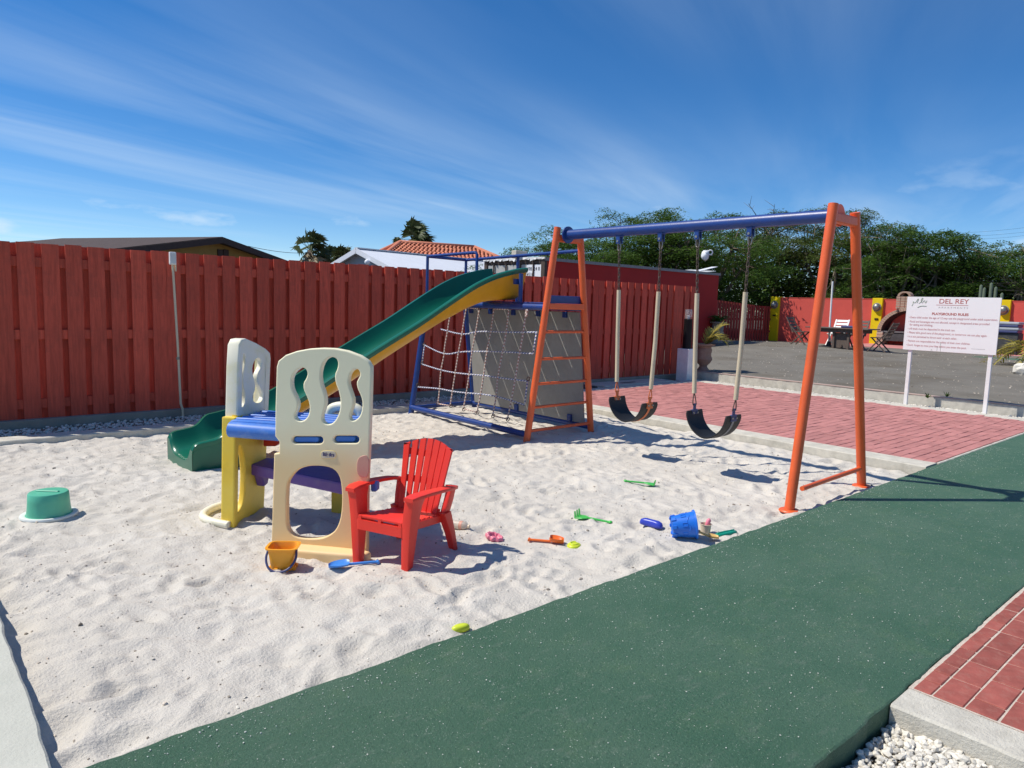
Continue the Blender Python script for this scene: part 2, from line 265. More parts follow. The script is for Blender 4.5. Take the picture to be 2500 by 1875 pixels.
# ------------------------------------------------------------------ mesh helpers
class MB:
    def __init__(s): s.v = []; s.f = []
    def add(s, vs, fs):
        o = len(s.v); s.v += [tuple(map(float, p)) for p in vs]; s.f += [tuple(i+o for i in f) for f in fs]; return s
    def box(s, x0, x1, y0, y1, z0, z1):
        return s.add([(x0, y0, z0), (x1, y0, z0), (x1, y1, z0), (x0, y1, z0), (x0, y0, z1), (x1, y0, z1), (x1, y1, z1), (x0, y1, z1)],
                     [(0, 3, 2, 1), (4, 5, 6, 7), (0, 1, 5, 4), (1, 2, 6, 5), (2, 3, 7, 6), (3, 0, 4, 7)])
    def obox(s, O, ex, ey, ez):          # box from a corner along three edge vectors
        O, ex, ey, ez = [np.array(a, float) for a in (O, ex, ey, ez)]
        vs = [O, O+ex, O+ex+ey, O+ey, O+ez, O+ex+ez, O+ex+ey+ez, O+ey+ez]
        fs = [(0, 3, 2, 1), (4, 5, 6, 7), (0, 1, 5, 4), (1, 2, 6, 5), (2, 3, 7, 6), (3, 0, 4, 7)]
        if np.dot(np.cross(ex, ey), ez) < 0: fs = [f[::-1] for f in fs]
        return s.add(vs, fs)
    def bar(s, A, B, wid, hei, up=(0, 0, 1)):   # rectangular bar between two points
        A = np.array(A, float); B = np.array(B, float); d = B-A; d /= np.linalg.norm(d); up = np.array(up, float)
        x = np.cross(d, up); x /= np.linalg.norm(x); y = np.cross(x, d)
        return s.obox(A-x*wid/2-y*hei/2, B-A, x*wid, y*hei)
    def tube(s, pts, r, k=10, cap=True, closed=False):
        P = [np.array(p, float) for p in pts]; m = len(P); R = list(r) if hasattr(r, '__len__') else [r]*m
        vs = []; fs = []; pn = None
        for i in range(m):
            if closed: d = P[(i+1) % m]-P[i-1]
            else: d = P[min(i+1, m-1)]-P[max(i-1, 0)]
            d = d/(np.linalg.norm(d)+1e-9)
            if pn is None:
                a = np.array([0, 0, 1.]) if abs(d[2]) < .9 else np.array([1., 0, 0]); x = np.cross(d, a)
            else: x = pn-d*np.dot(pn, d)
            x /= np.linalg.norm(x); pn = x; y = np.cross(d, x)
            for j in range(k):
                t = 2*math.pi*j/k; vs.append(P[i]+(x*math.cos(t)+y*math.sin(t))*R[i])
        for i in range(m if closed else m-1):
            i2 = (i+1) % m
            for j in range(k):
                j2 = (j+1) % k; fs.append((i*k+j, i*k+j2, i2*k+j2, i2*k+j))
        if cap and not closed:
            fs.append(tuple(range(k))[::-1]); fs.append(tuple(range((m-1)*k, m*k)))
        return s.add(vs, fs)
    def lathe(s, prof, c=(0, 0, 0), k=24, cap=True):
        vs = []; fs = []; m = len(prof)
        for r, z in prof:
            for j in range(k):
                t = 2*math.pi*j/k; vs.append((c[0]+r*math.cos(t), c[1]+r*math.sin(t), c[2]+z))
        for i in range(m-1):
            for j in range(k):
                j2 = (j+1) % k; fs.append((i*k+j, i*k+j2, (i+1)*k+j2, (i+1)*k+j))
        if cap: fs.append(tuple(range(k))[::-1]); fs.append(tuple(range((m-1)*k, m*k)))
        return s.add(vs, fs)
    def prism(s, poly, ext):             # 3D polygon swept along a vector
        P = [np.array(p, float) for p in poly]; e = np.array(ext, float); m = len(P)
        return s.add(P+[p+e for p in P], [tuple(range(m))[::-1], tuple(range(m, 2*m))]+[(i, (i+1) % m, m+(i+1) % m, m+i) for i in range(m)])
    def strip(s, rows, close=False):     # sheet through rows of points
        k = len(rows[0]); vs = [p for r in rows for p in r]
        fs = [(i*k+j, i*k+j+1, (i+1)*k+j+1, (i+1)*k+j) for i in range(len(rows)-1) for j in range(k-1)]
        if close: fs += [(i*k+k-1, i*k, (i+1)*k, (i+1)*k+k-1) for i in range(len(rows)-1)]
        return s.add(vs, fs)
    def ball(s, c, r, k=12, m=8, sc=(1, 1, 1)):
        pr = [(max(1e-4, math.sin(math.pi*i/m))*r, -math.cos(math.pi*i/m)*r) for i in range(m+1)]
        o = len(s.v); s.lathe(pr, (0, 0, 0), k)
        for i in range(o, len(s.v)): p = s.v[i]; s.v[i] = (p[0]*sc[0]+c[0], p[1]*sc[1]+c[1], p[2]*sc[2]+c[2])
        return s
    def mesh(s, name, bevel=0., smooth=False, segs=1, off=(0, 0, 0), fix=True):
        me = bpy.data.meshes.new(name)
        me.from_pydata([(p[0]-off[0], p[1]-off[1], p[2]-off[2]) for p in s.v], [], s.f)
        if bevel or fix:
            bm = bmesh.new(); bm.from_mesh(me)
            if fix: bmesh.ops.recalc_face_normals(bm, faces=bm.faces)
            if bevel: bmesh.ops.bevel(bm, geom=[e for e in bm.edges if e.calc_face_angle(0) > .6], offset=bevel, segments=segs, affect='EDGES', profile=.6)
            bm.to_mesh(me); bm.free()
        if smooth: shade(me, smooth)
        return me
def shade(me, ang=True):
    me.polygons.foreach_set('use_smooth', [True]*len(me.polygons))
    if ang is not True: me.set_sharp_from_angle(angle=math.radians(ang))
ORI = {}
def link(o, parent=None, loc=(0, 0, 0)):
    COL.objects.link(o); o.location = loc
    if parent is not None: o.parent = parent
    return o
def thing(name, label, cat, loc=(0, 0, 0), rotz=0., group=None, rot=None):
    o = bpy.data.objects.new(name, None); link(o, None, loc); o.rotation_euler = rot or (0, 0, rotz); o.empty_display_size = .1
    o['label'] = label; o['category'] = cat
    if group: o['group'] = group
    ORI[o] = tuple(loc); return o
def put(name, mb, mat, parent=None, bevel=0., smooth=False, segs=1, local=False, kind=None, fix=True):
    """one mesh object, a part when parent is given (vertices are world coordinates unless local)"""
    off = (0, 0, 0)
    if parent is not None and not local: off = ORI.get(parent, (0, 0, 0))
    me = mb.mesh(name, bevel, smooth, segs, off, fix) if isinstance(mb, MB) else mb
    if not isinstance(mb, MB) and parent is not None and not local: me.transform(Matrix.Translation(Vector(off)*-1))
    me.materials.clear(); me.materials.append(MATS[mat])
    o = bpy.data.objects.new(name, me); link(o, parent); ORI[o] = off if parent is not None else (0, 0, 0)
    if kind: o['kind'] = kind
    return o
def solo(name, mb, mat, label, cat, loc, group=None, local=False, rot=(0, 0, 0), **k):
    """a thing that is one mesh; its origin sits at its base"""
    me = mb.mesh(name, k.get('bevel', 0), k.get('smooth', False), k.get('segs', 1), (0, 0, 0) if local else loc) if isinstance(mb, MB) else mb
    me.materials.clear(); me.materials.append(MATS[mat]); o = bpy.data.objects.new(name, me); link(o, None, loc); o.rotation_euler = rot
    o['label'] = label; o['category'] = cat
    if group: o['group'] = group
    ORI[o] = (0, 0, 0) if local else tuple(loc); return o
def struct(name, mb, mat, **k):
    o = put(name, mb, mat, None, **k); o['kind'] = 'structure'; return o
def inst(name, me, parent, loc, rot=(0, 0, 0), sc=(1, 1, 1)):
    o = bpy.data.objects.new(name, me); link(o, parent, loc); o.rotation_euler = rot; o.scale = sc; return o
def bez_close(pts, it=2):                # round a polygon by corner cutting
    for _ in range(it):
        q = []
        for i in range(len(pts)):
            a = np.array(pts[i], float); b = np.array(pts[(i+1) % len(pts)], float); q += [a*.75+b*.25, a*.25+b*.75]
        pts = q
    return pts
def curve_mesh(cu):
    o = bpy.data.objects.new('tmp', cu); COL.objects.link(o); bpy.context.view_layer.update()
    me = bpy.data.meshes.new_from_object(o.evaluated_get(bpy.context.evaluated_depsgraph_get()))
    bpy.data.objects.remove(o); bpy.data.curves.remove(cu); return me
def plate(outer, holes, O, ex, ey, thick, bevel=0., bseg=2):
    """flat piece with holes: 2D outlines in the frame (O, ex, ey), front face at the frame plane, swept away along -ez"""
    cu = bpy.data.curves.new('tmp', 'CURVE'); cu.dimensions = '2D'; cu.fill_mode = 'BOTH'; cu.extrude = max(1e-4, thick/2-bevel); cu.bevel_depth = bevel; cu.bevel_resolution = bseg; cu.offset = -bevel
    for ring in [outer]+holes:
        sp_ = cu.splines.new('POLY'); sp_.points.add(len(ring)-1); sp_.use_cyclic_u = True
        for p, q in zip(sp_.points, ring): p.co = (q[0], q[1], 0, 1)
    me = curve_mesh(cu); ex = Vector(ex).normalized(); ey = Vector(ey).normalized(); ez = ex.cross(ey); O = Vector(O)-ez*thick/2
    me.transform(Matrix(((ex.x, ey.x, ez.x, O.x), (ex.y, ey.y, ez.y, O.y), (ex.z, ey.z, ez.z, O.z), (0, 0, 0, 1))))
    return me
def text(s, size, O, ex, ey, wid=None, align='LEFT', bold=0., depth=.0006, sx=1., space=1.):
    cu = bpy.data.curves.new('tmp', 'FONT'); cu.body = s; cu.size = size; cu.extrude = depth; cu.offset = bold; cu.align_x = align; cu.space_character = space
    me = curve_mesh(cu); xs = [v.co.x for v in me.vertices]; k = sx
    if wid: k = wid/(max(xs)-min(xs))
    ex = Vector(ex).normalized(); ey = Vector(ey).normalized(); ez = ex.cross(ey); O = Vector(O)
    me.transform(Matrix(((ex.x*k, ey.x, ez.x, O.x), (ex.y*k, ey.y, ez.y, O.y), (ex.z*k, ey.z, ez.z, O.z), (0, 0, 0, 1))))
    return me
def vnoise(x, y, seed, scale):           # smooth lattice noise in -1..1
    r = np.random.default_rng(seed).uniform(-1, 1, (256, 256)); x = np.asarray(x, float)/scale+97.3; y = np.asarray(y, float)/scale+41.7
    i = np.floor(x).astype(int); j = np.floor(y).astype(int); a = x-i; b = y-j; a = a*a*(3-2*a); b = b*b*(3-2*b)
    g = lambda p, q: r[p % 256, q % 256]
    return (g(i, j)*(1-a)+g(i+1, j)*a)*(1-b)+(g(i, j+1)*(1-a)+g(i+1, j+1)*a)*b
# ------------------------------------------------------------------ the setting
SZ = -.09
g = MB(); g.add([(-400, -400, -.40), (900, -400, -.40), (900, 900, -.40), (-400, 900, -.40)], [(0, 1, 2, 3)]); struct('ground', g, 'soil', fix=False)

# sand of the play pit: trampled, with footprints
X0, X1, Y0, Y1 = .26, 7.16, 2.20, 7.84
_fp = []
_r = np.random.default_rng(5)
for _ in range(800):
    _fp.append((_r.uniform(X0, X1), _r.uniform(Y0, Y1), _r.uniform(0, 3.14), _r.uniform(.05, .11), _r.uniform(.03, .055), _r.uniform(.007, .022)))
def sandz(x, y, fine=True):
    x = np.asarray(x, float); y = np.asarray(y, float)
    z = SZ + .018*vnoise(x, y, 1, 1.3) + .016*vnoise(x, y, 2, .42) + .010*vnoise(x+3, y, 3, .19)
    z = z + .010*np.abs(vnoise(x, y+5, 4, .11)) + .0055*vnoise(x, y, 6, .05)
    z = z + .030*np.exp(-((x-6.9)/.7)**2)*np.clip((y-4.2)/2, 0, 1) + .02*np.exp(-((y-7.7)/.4)**2)
    if fine:
        for fx, fy, fa, fl, fw, fd in _fp:
            m = (np.abs(x-fx) < .3) & (np.abs(y-fy) < .3)
            if not m.any(): continue
            dx = (x[m]-fx)*math.cos(fa)+(y[m]-fy)*math.sin(fa); dy = -(x[m]-fx)*math.sin(fa)+(y[m]-fy)*math.cos(fa)
            q = (dx/fl)**2+(dy/fw)**2
            z[m] += -fd*np.exp(-q)+.42*fd*np.exp(-(np.sqrt(q)-1.75)**2*4)
    return z
def sz(x, y): return float(sandz(np.array([x]), np.array([y]))[0])
def grid_mesh(name, xs, ys, zf):
    gx, gy = np.meshgrid(xs, ys); gzv = zf(gx.ravel(), gy.ravel()); co = np.stack([gx.ravel(), gy.ravel(), gzv], 1)
    nx, ny = len(xs), len(ys); me = bpy.data.meshes.new(name); i = np.arange(nx*ny).reshape(ny, nx)
    q = np.stack([i[:-1, :-1], i[:-1, 1:], i[1:, 1:], i[1:, :-1]], -1).reshape(-1, 4)
    me.vertices.add(nx*ny); me.vertices.foreach_set('co', co.ravel()); me.loops.add(q.size); me.loops.foreach_set('vertex_index', q.ravel())
    me.polygons.add(len(q)); me.polygons.foreach_set('loop_start', np.arange(0, q.size, 4)); me.polygons.foreach_set('use_smooth', np.ones(len(q), bool)); me.update(); me.validate(); return me
struct('sand', grid_mesh('sand', np.arange(X0, X1, .015), np.arange(Y0, Y1, .015), sandz), 'sand')

def quads_mesh(name, V, per):            # V: (n*per, 3) vertices of n separate per-gons
    m = len(V)//per; me = bpy.data.meshes.new(name); me.vertices.add(len(V)); me.vertices.foreach_set('co', np.ascontiguousarray(V, dtype=np.float32).ravel())
    me.loops.add(len(V)); me.loops.foreach_set('vertex_index', np.arange(len(V))); me.polygons.add(m); me.polygons.foreach_set('loop_start', np.arange(0, len(V), per)); me.update(); me.validate(); return me
ICO = None
def stones(name, P, size, seed, flat=.65):
    """many small angular stones in one mesh"""
    global ICO
    if ICO is None:
        bm = bmesh.new(); bmesh.ops.create_icosphere(bm, subdivisions=1, radius=1); ICO = (np.array([v.co[:] for v in bm.verts]), np.array([[v.index for v in f.verts] for f in bm.faces])); bm.free()
    r = np.random.default_rng(seed); v0, f0 = ICO; n_ = len(P); nv = len(v0)
    sc = size[:, None]*np.stack([r.uniform(.75, 1.25, n_), r.uniform(.6, 1., n_), r.uniform(flat*.7, flat*1.2, n_)], 1)
    v = v0[None]*r.uniform(.74, 1.22, (n_, nv, 1))*sc[:, None, :]
    a = r.uniform(0, 6.28, n_); ca, sa = np.cos(a), np.sin(a); t = r.uniform(-.5, .5, n_); ct, st = np.cos(t), np.sin(t)
    y = v[..., 1]*ct[:, None]-v[..., 2]*st[:, None]; z = v[..., 1]*st[:, None]+v[..., 2]*ct[:, None]
    x = v[..., 0]*ca[:, None]-y*sa[:, None]; y2 = v[..., 0]*sa[:, None]+y*ca[:, None]
    V = np.stack([x, y2, z], -1)+P[:, None, :]; F = (f0[None]+np.arange(n_)[:, None, None]*nv).reshape(-1, 3)
    me = bpy.data.meshes.new(name); me.vertices.add(n_*nv); me.vertices.foreach_set('co', V.astype(np.float32).ravel()); me.loops.add(F.size); me.loops.foreach_set('vertex_index', F.ravel())
    me.polygons.add(len(F)); me.polygons.foreach_set('loop_start', np.arange(0, F.size, 3)); me.polygons.foreach_set('use_smooth', np.zeros(len(F), bool)); me.update(); me.validate(); return me
def stuff(name, me, mat, label, cat):
    me.materials.clear(); me.materials.append(MATS[mat]); o = bpy.data.objects.new(name, me); link(o); o['kind'] = 'stuff'; o['label'] = label; o['category'] = cat; return o
r = np.random.default_rng(21)
px_, py_ = r.uniform(.35, 7.0, 3800), r.uniform(2.27, 7.7, 3800); s_ = .0028+.0050*r.random(3800)**3+.008*(r.random(3800) > .988)
P = np.stack([px_, py_, sandz(px_, py_)+s_*.25], 1); stuff('sand_pebbles', stones('sand_pebbles', P, s_, 3), 'pebble', 'small brown and grey stones strewn over the pale sand', 'pebbles')
px_, py_ = r.uniform(.4, 7.0, 1500), r.uniform(2.3, 7.7, 1500); s_ = .003+.006*r.random(1500)**2
P = np.stack([px_, py_, sandz(px_, py_)+s_*.3], 1); stuff('shell_bits', stones('shell_bits', P, s_, 4, .4), 'white_gravel', 'white shell and coral bits strewn over the sand', 'shells')

# green rubber path: top sheet with a worn edge on the gravel pit side
MX0, MX1, MY0, MY1 = -4., 40., .885, 2.255
xs = np.concatenate([np.arange(MX0, 9, .03), np.arange(9, MX1, .3)]); top = []
def my0(x): return MY0+.005*vnoise(x, x*0, 8, .07)+.004*vnoise(x, x*0, 9, .02)
def my1(x): return MY1+.005*vnoise(x, x*0+3, 8, .09)+.004*vnoise(x, x*0+3, 9, .025)
m = MB(); ya, yb = my0(xs), my1(xs)
rows = [[(x, a, -.26), (x, a, -.004), (x, a+.006, 0), (x, (a+b)/2, .003), (x, b-.006, 0), (x, b, -.004), (x, b, -.26)] for x, a, b in zip(xs, ya, yb)]
m.strip(rows); struct('rubber_path', m, 'rubber', fix=False)
r = np.random.default_rng(31)
n_ = 6500; gx_ = r.uniform(-.5, 9, n_); gy_ = r.uniform(MY0+.02, MY1-.02, n_); k_ = r.random(n_) < .33; gy_[k_] = MY1-.02-np.abs(r.normal(0, .10, k_.sum())); gy_ = np.clip(gy_, MY0+.02, MY1-.015); s_ = .0010+.0026*r.random(n_)**4
stuff('loose_grains', stones('loose_grains', np.stack([gx_, gy_, s_*.5+.002], 1), s_, 5), 'grain', 'loose sand grains scattered on the green rubber path', 'sand grains')

# concrete round the pit
def ragged(m, x0, x1, y0, y1, z0, z1, step=.04, amp=.004):   # kerb along X with uneven long edges
    xs = np.arange(x0, x1+step, step); rows = []
    a = y0+amp*vnoise(xs, xs*0+y0, 12, .09); b = y1+amp*vnoise(xs, xs*0+y1, 13, .09)
    for x, p, q in zip(xs, a, b): rows.append([(x, p, z0), (x, p, z1-.008), (x, p+.008, z1), (x, q-.008, z1), (x, q, z1-.008), (x, q, z0)])
    m.strip(rows, close=True)
    k = len(rows)*6; m.add(rows[0], [tuple(range(6))]); m.add(rows[-1], [tuple(range(6))[::-1]]); return m
def swapxy(m, o=0): m.v[o:] = [(p[1], p[0], p[2]) for p in m.v[o:]]; m.f = [f[::-1] for f in m.f]; return m
struct('concrete_slab', swapxy(ragged(MB(), 2.27, 7.78, -3., .303, -.3, 0.002, amp=.005)), 'concrete_slab')
m = ragged(MB(), -3, 11.98, 7.80, 8.03, -.3, .0); struct('kerb_behind_sand', m, 'concrete')
m = swapxy(ragged(MB(), 2.28, 7.79, 7.17, 7.455, -.3, .001)); struct('kerb_beside_sand', m, 'concrete')
m = swapxy(ragged(MB(), 2.28, 7.79, 11.70, 11.97, -.3, .001)); struct('kerb_beyond_patio', m, 'concrete')
m = ragged(MB(), 7.47, 11.69, 2.262, 2.295, -.2, -.002); struct('kerb_along_path', m, 'concrete')
m = swapxy(ragged(MB(), -3., 8.6, 12.34, 12.44, -.2, .125)); struct('kerb_upstand', m, 'concrete')
m = MB().box(12.335, 12.445, -3, 8.6, .126, .138); struct('kerb_capping', m, 'capping')
m = MB().box(-3, 12.35, 8.62, 8.715, -.2, .05); struct('fence_footing', m, 'concrete_dark', bevel=.006)
# white pebble beds: a dark bed sheet with stones on top
m = MB().box(-3, 12.33, 8.035, 8.615, -.25, -.045); struct('pebble_bed', m, 'soil')
m = MB().box(11.975, 12.335, -3, 8.03, -.25, -.05); struct('pebble_bed', m, 'soil')
r = np.random.default_rng(41)
def bed(name, x0, x1, y0, y1, z, n_, s0, s1, label, seed):
    a, b = r.uniform(x0, x1, n_), r.uniform(y0, y1, n_); s_ = s0+(s1-s0)*r.random(n_)**2
    stuff(name, stones(name, np.stack([a, b, z+s_*.4+r.uniform(0, .6, n_)*s_], 1), s_, seed), 'white_gravel', label, 'gravel')
bed('white_gravel', .2, 11.6, 8.06, 8.60, -.045, 6000, .010, .022, 'white pebbles in the strip at the foot of the red fence', 6)
bed('white_gravel', 11.99, 12.32, 1.0, 7.99, -.045, 4200, .010, .022, 'white pebbles in the narrow bed along the far edge of the brick patio', 7)
# drain cover in the strip by the fence
m = MB().box(9.3, 11.3, 8.07, 8.58, -.1, .012); struct('drain_slab', m, 'concrete', bevel=.008)
m = MB().box(9.95, 10.35, 8.24, 8.29, .013, .018); put('drain_slot', m, 'black', bpy.data.objects['drain_slab'])
m = MB().box(8.5, 9.15, 8.10, 8.56, -.1, .014); struct('drain_grate', m, 'soot', bevel=.008)

# gravel pit in front, with its kerb
m = MB().box(-1, 2.64, -2, .88, -.5, -.107); struct('gravel_pit_bed', m, 'soil')
r = np.random.default_rng(51); n_ = 11000
a = 2.64-1.25*r.random(n_)**1.3; b = r.uniform(-.15, .875, n_); s_ = .007+.011*r.random(n_)**1.7
stuff('white_gravel', stones('white_gravel', np.stack([a, b, -.105+s_*.5+r.uniform(0, .028, n_)+.012*vnoise(a, b, 4, .2)], 1), s_, 8, .75), 'white_gravel', 'chunky white gravel in the corner pit below the green path', 'gravel')
m = swapxy(ragged(MB(), -2., .872, 2.645, 2.822, -.4, -.004, amp=.006)); struct('kerb_corner', m, 'concrete')

# near brick paving: every paver its own piece
root = struct('brick_paving', MB().box(2.825, 9, -2.5, .884, -.3, -.006), 'joint_sand')
def paver(name, lx, ly, th=.05, ch=.003):
    m = MB().box(-lx/2, lx/2, -ly/2, ly/2, -th, 0); me = m.mesh(name, bevel=ch); me.materials.append(MATS['brick_near']); return me
mA = paver('paving_brick', .1, .060); mB = paver('paving_brick', .204, .099); mC = paver('paving_brick', .0985, .099)
rr = random.Random(3)
yy = .872
for row in range(12):
    wd = .0655 if row == 0 else .105
    x = 2.83; k = 0
    if row > 0 and row % 2 == 0:
        inst('paving_brick', mC, root, (x+.0525, yy-wd/2, -.001-rr.random()*.003), (rr.gauss(0, .008), rr.gauss(0, .008), rr.gauss(0, .008))); x += .105
    while x < (5.6 if row < 4 else 4.6):
        lx = .105 if row == 0 else .2095
        o = inst('paving_brick', mA if row == 0 else mB, root, (x+lx/2, yy-wd/2, -.001-rr.random()*.0035), (rr.gauss(0, .01), rr.gauss(0, .006), rr.gauss(0, .007)))
        x += lx; k += 1
    yy -= wd

# patio beyond the sand: the 300 nearest bricks are pieces, the rest one mesh
patio = struct('brick_patio', MB().box(7.458, 11.695, 2.30, 7.795, -.3, -.012), 'joint_dark')
mB2 = MB().box(-.101, .101, -.0495, .0495, -.05, 0).mesh('paving_brick', bevel=.003); mB2.materials.append(MATS['brick_far'])
cells = []; row = 0; y = 2.352
while y < 7.76:
    x = 7.46+.105-(row % 2)*.105+.0
    while x < 11.66:
        cx_ = max(x, 7.46+.054) if False else x
        if x > 7.55: cells.append((x, y, rr.gauss(0, .0015), rr.gauss(0, .012), rr.gauss(0, .010)))
        x += .2095
    y += .1055; row += 1
cells.sort(key=lambda c: c[0]**2+c[1]**2)
for c in cells[:300]: inst('paving_brick', mB2, patio, (c[0], c[1], -.002+c[2]), (c[3], c[4], rr.gauss(0, .006)))
m = MB()
for c in cells[300:]:
    o = len(m.v); m.box(c[0]-.101, c[0]+.101, c[1]-.0495, c[1]+.0495, -.04, -.002+c[2])
    for i in range(o, len(m.v)):
        p = m.v[i]; m.v[i] = (p[0], p[1], p[2]-(p[0]-c[0])*c[4]+(p[1]-c[1])*c[3])
for row in range(int((7.76-2.352)/.1055)+1):                 # half bricks at the ends of the courses
    y = 2.352+row*.1055
    if row % 2 == 1: m.box(7.461, 7.461+.097, y-.0495, y+.0495, -.04, -.002)
put('paving_bricks_far', m, 'brick_far_joined', patio, kind='stuff', fix=False)

# gravel lot with its low hump
def lotz(x, y):
    z = .115+.004*(x-12.4)+.17*np.exp(-((x-21.5)/4.0)**2-((y-12.6)/3.2)**2)+.03*vnoise(x, y, 15, 2.4)+.012*vnoise(x, y, 16, .6)+.10*np.clip((x-17)/9, 0, 1)*np.clip((12-y)/3, 0, 1)
    return np.where(x < 12.6, .118, z)
struct('gravel_lot', grid_mesh('gravel_lot', np.concatenate([np.arange(12.43, 20, .1), np.arange(20, 60, .5)]), np.concatenate([np.arange(-6, 20, .12), np.arange(20, 60, 1.)]), lotz), 'lot_gravel')
struct('gravel_lot_bank', MB().box(12.40, 12.6, 8.60, 20, -.3, .10), 'lot_gravel')
r = np.random.default_rng(61); n_ = 2600; a = r.uniform(12.6, 26, n_); b = r.uniform(1, 13, n_); s_ = .006+.016*r.random(n_)**4
stuff('lot_stones', stones('lot_stones', np.stack([a, b, lotz(a, b)+s_*.2], 1), s_, 9), 'pebble', 'loose stones scattered over the grey gravel lot', 'stones')
struct('terrace', MB().box(25.6, 28.2, -8, 11.2, 0, .30), 'brick_far', bevel=.02)
struct('green_mat', MB().box(23.6, 25.5, -6, 6.6, 0, .255), 'rubber', bevel=.01)
struct('back_yard', MB().add([(-40, 8.8, -.01), (12.4, 8.8, -.01), (12.4, 120, -.01), (-40, 120, -.01)], [(0, 1, 2, 3)]), 'soil', fix=False)
# ------------------------------------------------------------------ red shadow-board fence
fence = thing('wooden_fence', 'long red wooden board-on-board fence behind the play pit', 'fence', (6.5, 8.75, 0))
bms = []
for i in range(5):
    q = random.Random(i); h = 1.815+q.uniform(-.003, .004); wd = .15+q.uniform(-.003, .003); m = MB(); rows = []
    for k in range(7):                    # slightly warped board
        z = h*k/6; e = q.uniform(-.001, .001); rows.append([(-wd/2+e, -.018, z), (wd/2+e, -.018, z), (wd/2+e, 0, z), (-wd/2+e, 0, z)])
    m.strip(rows, close=True); m.add(rows[0], [(0, 3, 2, 1)]); m.add(rows[-1], [(0, 1, 2, 3)])
    me = m.mesh('board', fix=True); me.materials.append(MATS['fence']); bms.append(me)
q = random.Random(9)
st = 2.43-2.44; ends = []
while st < 12.7:
    xs_ = [st+i*(2.44-.15)/11+.075 for i in range(12)]
    for i, x in enumerate(xs_):
        if .1 < x < 12.76:
            inst('board', q.choice(bms), fence, (x-6.5, -.022, .032+q.uniform(-.0025, .0025)), (0, q.gauss(0, .0014), q.gauss(0, .006)))
        xb = x+.104
        if i < 11 and .1 < xb < 12.7: inst('board', q.choice(bms), fence, (xb-6.5, .036, .026+q.uniform(-.006, .003)), (0, q.gauss(0, .003), 0))
    ends.append(st); st += 2.44
for zc in (1.656, .918, .20):
    for e in ends:
        a, b = max(e+.003, .1), min(e+2.437, 12.8)
        if b > a+.1: put('rail', MB().box(a, b, 8.73, 8.767, zc-.05, zc+.05), 'fence', fence, bevel=.003)
for e in ends[1:]: put('post', MB().box(e-.045, e+.045, 8.787, 8.875, -.35, 1.80), 'fence', fence, bevel=.004)

# ------------------------------------------------------------------ swing and climbing frame
pf = thing('play_frame', 'orange and blue steel swing frame joined to a climbing tower with slide', 'climbing frame', (5.5, 4.0, SZ))
YR, YL = 2.475, 5.48
def tub(name, pts, r_, mat, k=12, par=pf): return put(name, MB().tube(pts, r_, k), mat, par, smooth=40)
tub('leg', [(4.968, YR, -.24), (5.311, YR, 2.19)], .037, 'orange', 16); tub('leg', [(6.296, YR, -.24), (5.683, YR, 2.165)], .037, 'orange', 16)
tub('leg', [(5.062, YL, -.24), (5.435, YL, 2.205)], .037, 'orange', 16); tub('leg', [(6.124, YL, -.24), (5.788, YL, 2.15)], .037, 'orange', 16)
def legx(z): return 5.085+.35*(z+.09)/2.293, 6.104-.316*(z+.09)/2.24
for Y, xa, xb, za in ((YR, 5.30, 5.69, 2.10), (YL, 5.42, 5.79, 2.10)):
    put('top_bar', MB().box(xa, xb, Y-.03, Y+.03, za-.045, za+.03), 'orange', pf, bevel=.012, segs=2)
BX, BZ = 5.52, 2.13
tub('beam', [(BX, 2.53, BZ), (BX, 5.396, BZ)], .052, 'blue', 24)
put('flange', MB().tube([(BX, 5.395, BZ), (BX, 5.41, BZ)], .088, 24), 'blue', pf)
put('flange', MB().tube([(BX, 2.515, BZ), (BX, 2.53, BZ)], .085, 24), 'orange', pf)
a = onY(1958, 1193, YR); b = onY(2099, 1144, YR); tub('tie_bar', [a, b], .019, 'orange')
for x, y in ((4.995, YR), (6.262, YR)): put('foot_plate', MB().lathe([(.001, -.02), (.075, -.02), (.078, -.012), (.07, -.004), (.04, .0)], (x, y, sz(x, y)+.012), 18, cap=False), 'orange', pf, smooth=30)
for z, rr_ in ((1.093, .016), (.803, .016), (.536, .016), (.286, .016), (.035, .018)):
    xa, xb = legx(z); tub('rung', [(xa, YL, z), (xb, YL, z)], rr_, 'orange')
xa, xb = legx(1.385); put('platform_bar', MB().box(xa+.02, xb-.02, YL-.032, YL+.032, 1.335, 1.40), 'orange', pf, bevel=.01, segs=2)
# blue tower
PZ = 1.36
tub('leg', [(5.055, 7.70, -.24), (5.30, 7.70, PZ)], .036, 'blue', 14); tub('leg', [(6.145, 7.69, -.24), (5.93, 7.70, PZ)], .036, 'blue', 14)
tub('side_rail', [(5.335, 5.52, PZ-.005), (5.318, 7.70, PZ-.005)], .036, 'blue', 14); tub('side_rail', [(5.92, 5.52, PZ-.005), (5.925, 7.70, PZ-.005)], .036, 'blue', 14)
tub('end_rail', [(5.31, 7.70, PZ-.005), (5.92, 7.70, PZ-.005)], .034, 'blue', 14)
tub('bottom_rail', [(5.10, 5.50, -.005), (5.085, 7.70, .005)], .034, 'blue', 14); tub('bottom_rail', [(6.095, 5.50, -.01), (6.105, 7.69, .0)], .034, 'blue', 14)
tub('bottom_rail', [(5.09, 7.70, .0), (6.11, 7.70, .0)], .026, 'blue', 12)
y = 5.53; k = 0
while y < 7.66:
    wd = min(.262, 7.68-y); put('platform_board', MB().box(5.335, 5.915, y, y+wd, PZ+.034, PZ+.047), 'blue', pf, bevel=.002); y += wd+.017; k += 1
for Y in (5.9, 6.45, 7.0, 7.5): put('joist', MB().box(5.36, 5.90, Y, Y+.05, PZ-.035, PZ+.032), 'blue', pf)
